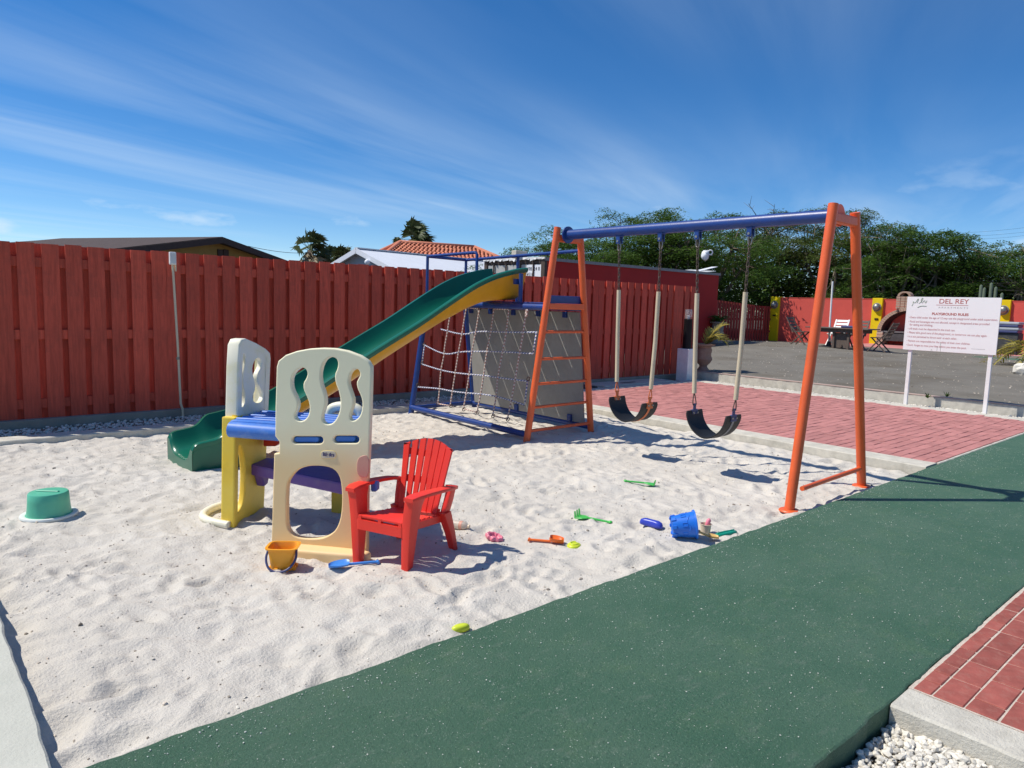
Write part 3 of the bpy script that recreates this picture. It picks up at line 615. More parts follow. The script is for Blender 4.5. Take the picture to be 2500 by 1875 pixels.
put('edge_board', MB().box(5.365, 5.90, 5.50, 5.525, PZ+.035, PZ+.125), 'blue', pf, bevel=.004)
RZ = 1.955
tub('guard_post', [(5.30, 7.70, PZ), (5.30, 7.70, RZ)], .019, 'blue'); tub('guard_post', [(5.925, 7.70, PZ), (5.925, 7.70, RZ-.01)], .019, 'blue')
tub('guard_post', [(5.35, 6.74, PZ), (5.35, 6.74, 1.95), (5.347, 6.755, 1.972), (5.34, 6.78, 1.976)], .019, 'blue'); tub('guard_post', [(5.90, 6.62, PZ), (5.90, 6.62, RZ)], .019, 'blue')
tub('guard_post', [(5.36, 5.955, PZ), (5.36, 5.955, 1.72)], .024, 'blue')
tub('guard_rail', [(5.30, 7.70, RZ), (5.34, 6.77, 1.977)], .019, 'blue'); tub('guard_rail', [(5.30, 7.70, RZ), (5.925, 7.70, RZ-.008)], .019, 'blue'); tub('guard_rail', [(5.925, 7.70, RZ-.008), (5.80, 5.50, 1.985)], .019, 'blue')
# grey climbing board on the far side
e1 = np.array([6.085, 7.62, .02]); eu = np.array([-.155, 0, 1.29]); L_ = np.linalg.norm(eu); en = np.array([1.29, 0, .155])/L_
put('climbing_board', MB().obox(e1-en*.02+(0, -2.06, 0), (0, 2.06, 0), eu, en*.018), 'climb_board', pf, bevel=.003)
for Y in (5.75, 6.2, 6.65, 7.1, 7.5): put('board_clip', MB().box(5.885, 5.925, Y, Y+.06, 1.24, 1.31), 'blue', pf, bevel=.004)
for Y in (5.75, 6.7): put('board_clip', MB().box(6.03, 6.075, Y, Y+.06, .02, .10), 'blue', pf, bevel=.004)
# rope net
net = MB(); 
NP0 = (5.09, 0, .03); NN = (1.32, 0, -.24)
def npx(pts): return [onP(950+p[0]/2.765, 520+p[1]/2.765, NP0, NN) for p in pts]
def smoothline(P, it=2):
    for _ in range(it):
        q_ = [P[0]]
        for a, b in zip(P[:-1], P[1:]): q_ += [a*.75+b*.25, a*.25+b*.75]
        P = q_+[P[-1]]
    return P
HL = [[(350, 785), (500, 825), (590, 800), (690, 800), (800, 805), (1000, 805)], [(235, 890), (375, 960), (480, 937), (560, 935), (660, 935), (780, 937), (970, 950)],
      [(220, 1020), (350, 1062), (450, 1080), (550, 1090), (640, 1097), (730, 1110), (930, 1135)], [(195, 1175), (340, 1185), (430, 1205), (520, 1215), (620, 1222), (740, 1240), (912, 1295)]]
VL = [[(425, 640), (405, 745), (400, 790), (378, 900), (375, 960), (352, 1062), (345, 1185), (333, 1288)], [(530, 620), (515, 690), (495, 822), (472, 937), (450, 1080), (430, 1205), (417, 1300)],
      [(612, 655), (590, 800), (562, 935), (545, 1090), (525, 1215), (505, 1322)], [(712, 645), (690, 800), (663, 935), (642, 1097), (622, 1222), (597, 1345)],
      [(812, 645), (795, 805), (770, 937), (735, 1108), (728, 1235), (702, 1368)], [(930, 645), (910, 800), (885, 940), (855, 1120), (830, 1258), (802, 1392)]]
nroot = put('rope_net', MB().tube(smoothline([np.array(p) for p in npx(HL[0])]), .0085, 8), 'rope_blue', pf, smooth=True)
for l in HL[1:]: put('rope', MB().tube(smoothline([np.array(p) for p in npx(l)]), .0085, 8), 'rope_blue', nroot, smooth=True)
for l in VL: put('rope', MB().tube(smoothline([np.array(p)-np.array([.008, 0, 0]) for p in npx(l)]), .008, 8), 'rope_pink', nroot, smooth=True)
for a, b in (((333, 1288), (417, 1302)), ((505, 1322), (597, 1345)), ((702, 1368), (802, 1392)), ((530, 640), (612, 645)), ((712, 648), (812, 650))):
    put('rope', MB().tube(npx([a, b]), .008, 8), 'rope_pink', nroot, smooth=True)
put('rope', MB().tube(npx([(240, 885), (222, 1020)]), .008, 8), 'rope_blue', nroot, smooth=True); put('rope', MB().tube(npx([(995, 805), (972, 950)]), .008, 8), 'rope_blue', nroot, smooth=True); put('rope', MB().tube(npx([(935, 1130), (915, 1290)]), .008, 8), 'rope_blue', nroot, smooth=True)
def ring(c, R_, r_, ax, k=14):
    ax = np.array(ax, float); ax /= np.linalg.norm(ax); a = np.cross(ax, (0, 0, 1.) if abs(ax[2]) < .9 else (1., 0, 0)); a /= np.linalg.norm(a); b = np.cross(ax, a); c = np.array(c, float)
    return [c+(a*math.cos(2*math.pi*i/k)+b*math.sin(2*math.pi*i/k))*R_ for i in range(k)]
for p in ((195, 1160), (238, 888), (225, 1015), (330, 1285), (418, 1302), (505, 1325), (597, 1345), (702, 1370), (802, 1393), (610, 645), (712, 640), (812, 640), (930, 640), (940, 1120)):
    c = npx([p])[0]; put('eye_ring', MB().tube(ring(c, .022, .005, (0, 1, .2)), .005, 6, closed=True), 'rusty', pf, smooth=True)
put('rope_knot', MB().tube(smoothline([np.array(c)+np.array(o_) for c, o_ in zip(npx([(930, 640), (945, 665), (920, 690), (940, 700), (925, 660)]), ((0, 0, 0), (-.02, 0, 0), (.01, 0, 0), (-.015, 0, 0), (0, 0, 0)))]), .011, 8), 'rope_pink', pf, smooth=True)

# slide
prof = [(5.52, 1.795, 1.455), (5.34, 1.768, 1.45), (5.07, 1.70, 1.42), (4.83, 1.605, 1.345), (4.62, 1.495, 1.255), (4.42, 1.380, 1.165), (4.06, 1.170, .975), (3.71, .985, .785), (3.25, .735, .52), (2.78, .478, .285), (2.45, .345, .135), (2.27, .305, .075), (2.17, .283, .05), (2.10, .215, .032), (2.05, .185, .022), (1.97, .170, .012), (1.90, .160, .004), (1.862, .140, -.006), (1.842, .105, -.02)]
def cr1(P, sub=4):
    P = [np.array(p, float) for p in P]; out = []
    for i in range(len(P)-1):
        a = P[max(i-1, 0)]; b = P[i]; c = P[i+1]; d = P[min(i+2, len(P)-1)]
        for k in range(sub):
            t = k/sub; out.append(.5*((2*b)+(-a+c)*t+(2*a-5*b+4*c-d)*t*t+(-a+3*b-3*c+d)*t**3))
    return out+[P[-1]]
PR = cr1(prof); YC = 6.36
def sect(p, hw, dz=0.):
    X, zr, zf = p; out = []
    for i in range(17):
        t = -1+2*i/16; s_ = math.copysign(abs(t)**.8, t); out.append((X, YC+s_*hw, zf+dz+(zr-zf-dz)*abs(t)**3.2))
    return out
m = MB(); rows = []
for p in PR:
    X, zr, zf = p; inn = sect(p, .292)
    rows.append([(X, YC-.335, zr-.055), (X, YC-.345, zr-.03), (X, YC-.343, zr-.008), (X, YC-.33, zr), (X, YC-.305, zr)]+inn+[(X, YC+.305, zr), (X, YC+.33, zr), (X, YC+.343, zr-.008), (X, YC+.345, zr-.03), (X, YC+.335, zr-.055)])
m.strip(rows)
slide = put('slide', m, 'slide_green', pf, smooth=50)
m = MB(); rows = []
for p in PR:
    if p[0] < 2.30: break
    X, zr, zf = p; o_ = sect((X, zr-.05, zf-.03), .318); rows.append([(X, YC-.335, zr-.05)]+o_+[(X, YC+.335, zr-.05)])
m.strip(rows); put('slide_underside', m, 'slide_yellow', slide, smooth=50)
m = MB(); rowsn = []; rowsf = []
for p in PR:                              # skirted foot of the slide
    X, zr, zf = p
    if X > 2.42: continue
    fl = 0.
    rowsn.append([(X, YC-.338, zr-.05), (X, YC-.335-fl, zr*.4-.03), (X, YC-.335-fl*1.5, -.16)]); rowsf.append([(X, YC+.338, zr-.05), (X, YC+.335+fl, zr*.4-.03), (X, YC+.335+fl*1.5, -.16)])
m.strip(rowsn); m.strip(rowsf)
p = PR[-1]; inn = rows_end = [(1.842, YC-.335, p[1]-.055), (1.842, YC-.343, p[1]-.008), (1.842, YC-.305, p[1])]+sect(p, .292)+[(1.842, YC+.305, p[1]), (1.842, YC+.343, p[1]-.008), (1.842, YC+.335, p[1]-.055)]
m.strip([inn, [(1.842, q_[1], min(q_[2]-.02, -.02)) for q_ in inn], [(1.842, YC+max(-.335, min(.335, q_[1]-YC)), -.16) for q_ in inn]])
put('slide_foot', m, 'slide_green', slide, smooth=40)
m = MB()
for s_ in (-1, 1): m.box(2.418, 2.43, YC+s_*.335-.004, YC+s_*.335+.004, -.16, .25)
put('slide_support', MB().box(2.36, 2.41, YC-.30, YC+.30, -.16, .10), 'slide_yellow', slide)
for Y in (5.985, 6.735): put('slide_bracket', MB().box(5.30, 5.37, Y, Y+.03, 1.60, 1.66), 'blue', pf)
# hangers on the beam
HANG = [4.689, 4.181, 3.776, 3.259]
for y in HANG:
    m = MB().box(BX-.028, BX-.016, y-.022, y+.022, 2.005, 2.095).box(BX+.016, BX+.028, y-.022, y+.022, 2.005, 2.095).box(BX-.03, BX+.03, y-.03, y+.03, 2.072, 2.084)
    h = put('swing_hanger', m, 'blue', pf, bevel=.002); put('pin', MB().tube([(BX-.034, y, 2.03), (BX+.034, y, 2.03)], .011, 10), 'steel', h, smooth=40)

# ------------------------------------------------------------------ swings
def link_pts(c, ln, wd, ax, up):
    ax = np.array(ax, float); up = np.array(up, float); up /= np.linalg.norm(up); out = []
    for i in range(14):
        t = 2*math.pi*i/14; s_ = math.sin(t); k = math.cos(t); out.append(np.array(c)+ax*wd*k+up*(wd*s_+math.copysign(ln-wd, s_) if abs(s_) > .05 else 0))
    return out
def swing(label, ya, yb, A, B, seat, pmat, smat):
    (ta, tza, ba, bza), (tb, tzb, bb_, bzb) = A, B
    c = thing('swing', label, 'swing', (BX, (ya+yb)/2, 0.24), group=None)
    for y, yt, zt, yo, zo, sy, sz_ in ((ya, ta, tza, ba, bza, seat[0][0], seat[0][1]), (yb, tb, tzb, bb_, bzb, seat[2][0], seat[2][1])):
        m = MB(); top = np.array([BX, y, 2.022]); bot = np.array([BX, yt, zt-.02]); d = bot-top; n_ = int(np.linalg.norm(d)/.036)
        for i in range(n_):
            p = top+d*(i+.5)/n_; m.tube(link_pts(p, .0245, .0105, (1, 0, 0) if i % 2 else (0, 1, 0), d), .0042, 5, closed=True)
        put('chain', m, 'rusty', c, smooth=True)
        m = MB().tube(link_pts((BX, y, 1.985), .045, .018, (0, 1, 0), (0, 0, 1)), .0055, 6, closed=True); put('chain_shackle', m, 'steel', c, smooth=True)
        mid = np.array([BX, (yt+yo)/2, (zt+zo)/2]); put('grip_sleeve', MB().tube([(BX, yt, zt), mid+np.array([.004, .006 if y == ya else -.005, 0]), (BX, yo, zo)], .0205, 14), 'sleeve', c, smooth=40)
        zt_ = zo-.02; e = np.array([BX, sy, sz_+.045])
        tri = [np.array([BX, yo, zo+.03]), np.array([BX, yo, zo-.01]), np.array([BX-.03, (yo+sy)/2, zo-.065]), np.array([BX-.026, sy, sz_+.05]), np.array([BX+.026, sy, sz_+.05]), np.array([BX+.03, (yo+sy)/2, zo-.065])]
        put('ring', MB().tube([np.array(p) for p in bez_close([np.array([BX-.024, sy, sz_+.04]), np.array([BX+.024, sy, sz_+.04]), np.array([BX+.026, (yo+sy)/2, zo-.08]), np.array([BX+.006, yo, zo+.0]), np.array([BX-.006, yo, zo+.0]), np.array([BX-.026, (yo+sy)/2, zo-.08])], 2)], .0055, 6, closed=True), 'rusty' if pmat != 'orange_dull' else 'orange_dull', c, smooth=True)
        s_ = 1 if y == ya else -1
        m = MB().box(BX-.02, BX+.02, sy-.005, sy+.005, sz_-.01, sz_+.06).box(BX-.045, BX+.045, sy-.010, sy+.012, sz_-.055, sz_+.005)
        put('clamp', m, pmat, c, bevel=.003)
        for dx in (-.03, .03): put('bolt', MB().tube([(BX+dx, sy-.02, sz_-.025), (BX+dx, sy+.02, sz_-.025)], .009, 8), 'steel', c)
    (y0, z0), (y1, z1), (y2, z2) = seat; cx_ = (y0+y2)/2; hw = (y0-y2)/2; path = []
    for i in range(25):
        t = -1+2*i/24; tt = abs(t); yv = cx_+hw*math.sin(t*math.pi/2)*(1.0 if tt < .98 else 1.0); zv = z1+((z0 if t > 0 else z2)+.0-z1)*(1-math.cos(t*math.pi/2))**.92
        path.append((yv, zv))
    rows = []
    for i, (yv, zv) in enumerate(path):
        a = np.array(path[max(0, i-1)]); b = np.array(path[min(24, i+1)]); tn = b-a; tn /= np.linalg.norm(tn); nn_ = np.array([-tn[1], tn[0]])*.006
        e = .124 if 0 < i < 24 else .114
        rows.append([(BX-e, yv+nn_[0], zv+nn_[1]), (BX+e, yv+nn_[0], zv+nn_[1]), (BX+e, yv-nn_[0], zv-nn_[1]), (BX-e, yv-nn_[0], zv-nn_[1])])
    m = MB().strip(rows, close=True); m.add(rows[0], [(0, 1, 2, 3)]); m.add(rows[-1], [(3, 2, 1, 0)]); seatp = put('seat', m, 'belt', c, smooth=40)
    rows = []
    for i, (yv, zv) in enumerate(path):
        a = np.array(path[max(0, i-1)]); b = np.array(path[min(24, i+1)]); tn = b-a; tn /= np.linalg.norm(tn); nn_ = np.array([tn[1], -tn[0]])
        rows.append([(BX-.016, yv+nn_[0]*.0065, zv+nn_[1]*.0065), (BX+.016, yv+nn_[0]*.0065, zv+nn_[1]*.0065), (BX+.016, yv+nn_[0]*.010, zv+nn_[1]*.010), (BX-.016, yv+nn_[0]*.010, zv+nn_[1]*.010)])
    put('strap', MB().strip(rows, close=True), smat, seatp, smooth=40)
    return c
swing('black belt swing with orange clamps nearest the ladder', 4.689, 4.181, (4.667, 1.551, 4.637, .632), (4.179, 1.539, 4.209, .605), ((4.625, .485), (4.42, .268), (4.215, .47)), 'orange_dull', 'orange_dull')
swing('black belt swing with dark blue and grey clamps nearest the green path', 3.776, 3.259, (3.751, 1.528, 3.718, .621), (3.269, 1.543, 3.294, .613), ((3.705, .47), (3.505, .252), (3.305, .475)), 'handle_navy', 'grey_dull')
# ------------------------------------------------------------------ plastic playhouse climber
UU = np.array([.639, -.769, 0]); VV = np.array([.769, .639, 0])
ph = thing('playhouse_climber', 'faded cream and yellow plastic toddler climber with wavy cut-outs and blue deck', 'climber', (1.75, 4.2, SZ))
def W(u_, v_, z_): return UU*u_+VV*v_+np.array([0, 0, z_])
def f2(pts, vv=3.805):
    out = []
    for p in pts:
        P = onP(500+p[0]/2.592, 780+p[1]/2.592, VV*vv, VV); out.append((P@UU, P[2]))
    return out
def l2(pts, uu=-2.42):
    out = []
    for p in pts:
        P = onP(500+p[0]/2.592, 780+p[1]/2.592, UU*uu, UU); out.append((P@VV, P[2]))
    return out
outer = [(418, 1452), (425, 1250), (432, 1000), (437, 850), (468, 846), (470, 775), (443, 738), (445, 560), (450, 400), (453, 300), (464, 262), (510, 225), (580, 200), (660, 185), (740, 180), (820, 183), (900, 198), (980, 228), (1032, 262), (1054, 300), (1052, 400), (1048, 560), (1042, 720), (1038, 860), (1030, 1000), (1028, 1180), (1026, 1330), (1024, 1500), (700, 1490)]
arch = [(520, 1040), (540, 1000), (580, 955), (640, 930), (700, 925), (770, 930), (820, 950), (850, 990), (862, 1040), (868, 1120), (865, 1200), (855, 1270), (830, 1330), (790, 1365), (740, 1385), (680, 1390), (600, 1385), (550, 1365), (520, 1320), (515, 1260), (515, 1150)]
s1 = [(580, 320), (610, 303), (635, 310), (650, 340), (640, 375), (622, 400), (622, 440), (640, 480), (660, 530), (662, 580), (648, 620), (620, 643), (590, 643), (568, 625), (568, 600), (585, 570), (590, 530), (575, 490), (550, 440), (545, 390), (555, 350)]
s2 = [(765, 250), (800, 236), (830, 245), (843, 275), (838, 310), (820, 350), (825, 400), (845, 450), (858, 510), (855, 570), (835, 625), (805, 660), (770, 665), (745, 650), (740, 615), (755, 570), (765, 520), (755, 460), (735, 410), (728, 350), (740, 290)]
s3 = [(925, 330), (955, 312), (975, 320), (983, 350), (970, 375), (958, 400), (965, 440), (985, 480), (998, 530), (990, 590), (970, 625), (940, 643), (918, 635), (918, 600), (935, 560), (942, 510), (925, 460), (910, 420), (907, 375)]
def pill(x0, x1, y0, y1, n_=8):
    r_ = (y1-y0)/2; c = (y0+y1)/2
    return [(x0+r_-r_*math.cos(t), c-r_*math.sin(t)) for t in [-math.pi/2+math.pi*i/n_ for i in range(n_+1)]]+[(x1-r_+r_*math.cos(t), c+r_*math.sin(t)) for t in [-math.pi/2+math.pi*i/n_ for i in range(n_+1)]]
sm = lambda L_: bez_close([np.array(p, float) for p in L_], 1)
fr = plate(f2(outer), [f2(sm(arch)), f2(sm(s1)), f2(sm(s2)), f2(sm(s3)), f2(pill(553, 748, 740, 786)), f2(pill(815, 976, 736, 783))], VV*3.805, UU, (0, 0, 1), .045, .008, 3)
shade(fr, 40); front = put('front_panel', fr, 'faded_cream', ph)
for a, b, c, d in ((553, 715, 743, 783), (815, 945, 739, 780)):
    me = plate(f2(pill(a+2, b, c+2, d-2)), [], VV*3.822, UU, (0, 0, 1), .05, .006); shade(me, 40); put('deck_tab', me, 'plastic_blue', ph)
# rounded lying foot of the front panel
def foot(u0, u1, v0, v1, inner):
    O = [(u0, v1), (u0, v0+.05), (u0+.03, v0), (u1-.05, v0), (u1, v0+.05), (u1, v1)]
    return O
ft = plate(bez_close([np.array(p) for p in [(-1.995, .0), (-1.995, -.085), (-1.93, -.115), (-1.44, -.115), (-1.372, -.08), (-1.372, .0)]], 2), [], (0, 0, -.052)+VV*3.81, UU, VV, .10, .018, 3)
shade(ft, 40); put('foot', ft, 'faded_cream', ph)
me = plate(f2(pill(731, 832, 831, 880)), [], VV*3.803, UU, (0, 0, 1), .006, .002); bdg = put('badge', me, 'toy_cream', ph)
me = plate(f2(pill(729, 834, 829, 882)), [], VV*3.8045, UU, (0, 0, 1), .005, .001); put('badge_rim', me, 'plastic_yellow', bdg)
p0 = f2([(748, 862), (820, 862)]); put('lettering', text('little tikes', .030, UU*p0[0][0]+VV*3.801+np.array([0, 0, p0[0][1]]), UU, (0, 0, 1), wid=p0[1][0]-p0[0][0], bold=.001), 'ink_navy', bdg)
me = plate(f2(sm([(985, 862), (1040, 858), (1038, 1000), (985, 1000), (962, 970), (962, 895)])), [], VV*3.802, UU, (0, 0, 1), .012, .003); put('patch', me, 'plastic_peach', ph)
# left panel, at right angles: white upper shield on a yellow arched leg
up = [(204, 640), (212, 300), (220, 160), (236, 126), (262, 120), (330, 150), (390, 185), (416, 212), (420, 250), (412, 420), (404, 600), (400, 640)]
hA = [(235, 225), (255, 215), (265, 240), (255, 300), (245, 360), (250, 420), (262, 470), (262, 520), (245, 557), (230, 545), (230, 500), (238, 450), (232, 400), (228, 330)]
hB = [(320, 255), (345, 240), (365, 260), (362, 300), (335, 350), (335, 400), (360, 440), (378, 480), (365, 520), (335, 530), (310, 515), (308, 480), (325, 440), (320, 390), (305, 340), (305, 300)]
inn_ = [(228, 640), (233, 300), (241, 185), (262, 152), (325, 180), (378, 209), (395, 242), (387, 420), (380, 640)]
me = plate(l2(up), [l2(inn_)], UU*-2.42, VV, (0, 0, 1), .085, .010, 3); shade(me, 40); put('side_rim', me, 'plastic_white', ph)
me = plate(l2([(216, 632), (222, 300), (230, 170), (258, 138), (330, 166), (388, 198), (406, 240), (398, 420), (390, 632)]), [l2(sm(hA)), l2(sm(hB))], UU*-2.4225, VV, (0, 0, 1), .036, .006, 3); shade(me, 40); put('side_panel', me, 'plastic_white', ph)
lo = [(192, 1325), (196, 1000), (200, 760), (204, 600), (404, 590), (396, 760), (388, 900), (380, 1100), (374, 1215), (300, 1225), (292, 1300)]
hC = [(212, 800), (228, 795), (248, 860), (256, 960), (254, 1080), (246, 1150), (232, 1190), (208, 1225), (200, 1180), (203, 1000)]
me = plate(l2([(193, 1325), (204, 605), (404, 595), (390, 860), (374, 1220), (290, 1240)]), [l2(sm(hC))], UU*-2.418, VV, (0, 0, 1), .042, .010, 3); shade(me, 40); put('side_leg', me, 'plastic_yellow', ph)
put('side_leg_rim', MB().prism([W(-2.508, 4.112, -.13), W(-2.414, 4.112, -.13), W(-2.414, 4.160, -.13), W(-2.508, 4.160, -.13)], W(0, .034, .74)), 'plastic_yellow', ph, bevel=.010, segs=2)
lp = [W(-2.44, 4.10, -.085), W(-2.60, 4.12, -.075), W(-2.70, 4.20, -.07), W(-2.71, 4.34, -.06), W(-2.66, 4.48, -.06), W(-2.46, 4.52, -.06)]
put('foot_hoop', MB().tube(smoothline([np.array(p) for p in lp]), .026, 12), 'plastic_white', ph, smooth=True)
# deck, shelf and brackets
def slab(name, uv, z0, z1, mat, bev=.02):
    m = MB().prism([W(a, b, z0) for a, b in uv], (0, 0, z1-z0)); return put(name, m, mat, ph, bevel=bev, segs=2)
slab('deck', [(-2.425, 4.08), (-1.50, 4.08), (-1.675, 4.54), (-2.425, 4.54)], .505, .605, 'plastic_blue', .03)
slab('deck', [(-1.96, 3.853), (-1.43, 3.853), (-1.52, 4.085), (-1.96, 4.085)], .51, .60, 'plastic_blue', .012)
put('deck_nosing', MB().tube([W(-2.412, 4.085, .545), W(-1.90, 4.085, .535)], .05, 16), 'plastic_blue', ph, smooth=40)
for k in range(5): put('deck_rib', MB().bar(W(-2.40, 4.14+k*.075, .607), W(-1.56-k*.025, 4.14+k*.075, .607), .03, .012), 'plastic_blue', ph, bevel=.004)
slab('shelf', [(-2.425, 4.345), (-1.62, 4.03), (-1.64, 4.40), (-1.68, 4.52), (-2.425, 4.56)], .186, .262, 'plastic_purple', .014)
put('shelf_bracket', MB().prism([W(-2.42, 4.37, .186), W(-2.42, 4.50, .186), W(-2.42, 4.46, .10), W(-2.42, 4.41, .095)], UU*.06), 'plastic_purple', ph, bevel=.01)
put('deck_bracket', MB().prism([W(-2.40, 4.47, .50), W(-2.16, 4.40, .50), W(-2.30, 4.45, .37), W(-2.40, 4.47, .36)], VV*.05), 'plastic_red', ph, bevel=.006)
put('back_leg', MB().prism([W(-1.965, 4.60, -.13), W(-1.88, 4.60, -.13), W(-1.88, 4.60, .51), W(-1.965, 4.60, .51)], VV*.07), 'plastic_yellow', ph, bevel=.012, segs=2)
put('hand_hoop', MB().tube(smoothline([W(-1.93, 4.50, .58), W(-1.935, 4.50, .635), W(-1.88, 4.50, .665), W(-1.76, 4.50, .665), W(-1.715, 4.50, .635), W(-1.71, 4.50, .58)]), .032, 12), 'plastic_white', ph, smooth=True)
put('hinge_block', MB().prism([W(-1.405, 3.852, .275), W(-1.368, 3.852, .275), W(-1.368, 3.852, .34), W(-1.405, 3.852, .34)], VV*.06), 'plastic_blue', ph, bevel=.008)

# ------------------------------------------------------------------ child's red plastic armchair
CO = ((1.895+2.025)/2+.02, (3.432+3.139)/2, SZ)
ch = thing('garden_chair', "child-size red plastic slatted armchair beside the cream climber", 'chair', CO, math.atan2(-.927, .375))
def loft(secs, cap=True):                 # secs: list of (center, half-x, half-y) with rectangular sections in given axes
    m = MB(); m.strip(secs, close=True); k = len(secs[0]); m.add(secs[0], [tuple(range(k))[::-1]]); m.add(secs[-1], [tuple(range(k))]); return m
def rect(x, y0, y1, z, hw): return [(x-hw, y0, z), (x+hw, y0, z), (x+hw, y1, z), (x-hw, y1, z)]
for s_ in (-1, 1):
    m = loft([rect(s_*.163, -.004, .038, -.03, .021), rect(s_*.168, -.008, .055, .12, .025), rect(s_*.174, -.010, .075, .27, .028), rect(s_*.186, -.010, .088, .37, .028), rect(s_*.196, -.012, .112, .428, .030)])
    put('front_leg', m, 'chair_red', ch, bevel=.006, segs=2, local=True, smooth=35)
    m = loft([rect(s_*.195, .452, .490, -.03, .018), rect(s_*.182, .405, .458, .12, .023), rect(s_*.168, .350, .425, .25, .026)])
    put('back_leg', m, 'chair_red', ch, bevel=.006, segs=2, local=True, smooth=35)
    pa = [(.196, -.022, .432, .030), (.205, .03, .440, .037), (.213, .14, .437, .036), (.220, .27, .427, .032), (.214, .38, .415, .030), (.190, .455, .402, .030), (.150, .470, .392, .028)]
    rows = [[(s_*x-hw, y, z), (s_*x+hw, y, z), (s_*x+hw, y, z-.020), (s_*x-hw, y, z-.020)] for x, y, z, hw in pa]
    put('armrest', loft(rows), 'chair_red', ch, bevel=.006, segs=2, local=True, smooth=40)
    m = loft([rect(s_*.160, .365, .425, .22, .016), rect(s_*.172, .39, .455, .31, .016), rect(s_*.178, .42, .475, .395, .018)])
    put('arm_support', m, 'chair_red', ch, bevel=.005, segs=2, local=True, smooth=40)
    m = MB().bar((s_*.150, .02, .248), (s_*.150, .375, .212), .018, .045); put('seat_rail', m, 'chair_red', ch, bevel=.004, local=True)
put('seat_front', loft([[(-.152, -.012, z), (.152, -.012, z), (.152, .012, z), (-.152, .012, z)] for z in (.205, .262)]), 'chair_red', ch, bevel=.008, segs=2, local=True)
for k in range(3): put('seat_tab', MB().box(-.145+k*.135, -.125+k*.135, -.010, .012, .26, .285), 'chair_red', ch, local=True)
for k in range(8):
    y = -.008+k*.047; z = .287-k*.0055-(.006 if k > 1 else 0); put('seat_slat', MB().box(-.150, .150, y, y+.040, z-.014, z), 'chair_red', ch, bevel=.004, segs=2, local=True)
bo = np.array([0, .365, .225]); bd = np.array([0, .125, .415]); bl = np.linalg.norm(bd); bd /= bl; bn = np.array([0, -bd[2], bd[1]])
for k in range(7):
    i = k-3; xb = i*.0385; xt = i*.0505; lt = .445-.0052*i*i
    ow = .0165; tw = .0222; pts = []
    q0 = bo+np.array([xb, 0, 0]); q1 = bo+bd*lt+np.array([xt, 0, 0])
    curve = lambda x, l_: -bn*(abs(x)/.16)**2*.02*(l_/.44)
    sec = []
    for l_, wd in ((0, ow), (.15, ow+.002), (.30, tw-.001), (.40, tw), (lt, tw-.001)):
        f = l_/lt; x = xb+(xt-xb)*f; c = bo+bd*l_+np.array([x, 0, 0])+bn*((x/.16)**2*.022); dz = bd*(-.0045*i*(1 if True else 0)) if l_ == lt else 0
        sec.append([c+np.array([-wd, 0, 0])+bn*.006+(bd*(.0045*i) if l_ == lt else 0), c+np.array([wd, 0, 0])+bn*.006+(bd*(-.0045*i) if l_ == lt else 0), c+np.array([wd, 0, 0])-bn*.006+(bd*(-.0045*i) if l_ == lt else 0), c+np.array([-wd, 0, 0])-bn*.006+(bd*(.0045*i) if l_ == lt else 0)])
    put('back_slat', loft(sec), 'chair_red', ch, bevel=.003, segs=1, local=True, smooth=40)
for l0, l1, hw in ((.0, .045, .150), (.175, .215, .150), (.335, .375, .158)):
    rows = []
    for i in range(9):
        x = -hw+2*hw*i/8; o_ = bn*((x/.16)**2*.022-.010); a = bo+bd*l0+np.array([x, 0, 0])+o_; b = bo+bd*l1+np.array([x, 0, 0])+o_; rows.append([a-bn*.004, b-bn*.004, b+bn*.004, a+bn*.004])
    put('back_band', loft(rows), 'chair_red', ch, local=True)

# ------------------------------------------------------------------ toys on the sand
def lay(x, y): return (x, y, sz(x, y))
def pot(prof, k=28, cap=False): return MB().lathe(prof, (0, 0, 0), k, cap)
c = lay(.735, 5.30); tb = thing('tub', 'upturned mint green plastic tub lying alone at the left of the sand', 'tub', (c[0], c[1], c[2]+.014))
put('tub_body', pot([(.001, .158), (.085, .160), (.108, .156), (.114, .148), (.117, .10), (.121, .05), (.126, .014), (.150, .010), (.152, .016)]), 'toy_mint', tb, smooth=40, local=True)
put('rim', pot([(.128, .002), (.158, -.004), (.164, .004), (.160, .014), (.150, .018), (.128, .012)]), 'tub_rim', tb, smooth=40, local=True)
put('base_bar', MB().bar((-.06, .04, .161), (.05, -.06, .161), .02, .014), 'toy_mint', tb, bevel=.004, local=True)
# orange castle bucket
c = lay(1.575, 3.625); yb_ = thing('sand_bucket', 'square-cornered orange sand bucket with drooping navy handle in front of the climber', 'bucket', (c[0], c[1], c[2]-.005), math.radians(-38))
def sq(r_, p=.28, n_=32):
    o_ = []
    for i in range(n_):
        t = 2*math.pi*i/n_; k_ = 1/(abs(math.cos(t))**5+abs(math.sin(t))**5)**.2; o_.append((r_*k_*math.cos(t), r_*.86*k_*math.sin(t)))
    return o_
rows = [[(x, y, z) for x, y in sq(r_)] for r_, z in ((.058, .0), (.060, .004), (.066, .06), (.074, .118), (.086, .120), (.088, .127), (.074, .128), (.070, .122), (.062, .05), (.055, .008))]
m = MB().strip(rows, close=True); m.add(rows[-1], [tuple(range(32))]); m.add(rows[0], [tuple(range(32))[::-1]]); put('bucket_body', m, 'toy_orange', yb_, smooth=40, local=True)
for a in range(8):
    t = a*math.pi/4+.39; x, y = [q_ for q_ in sq(.061, n_=64)][int((a+.5)*8) % 64]; put('battlement', MB().box(x-.012, x+.012, y-.012, y+.012, -.004, .018), 'toy_orange', yb_, bevel=.003, local=True)
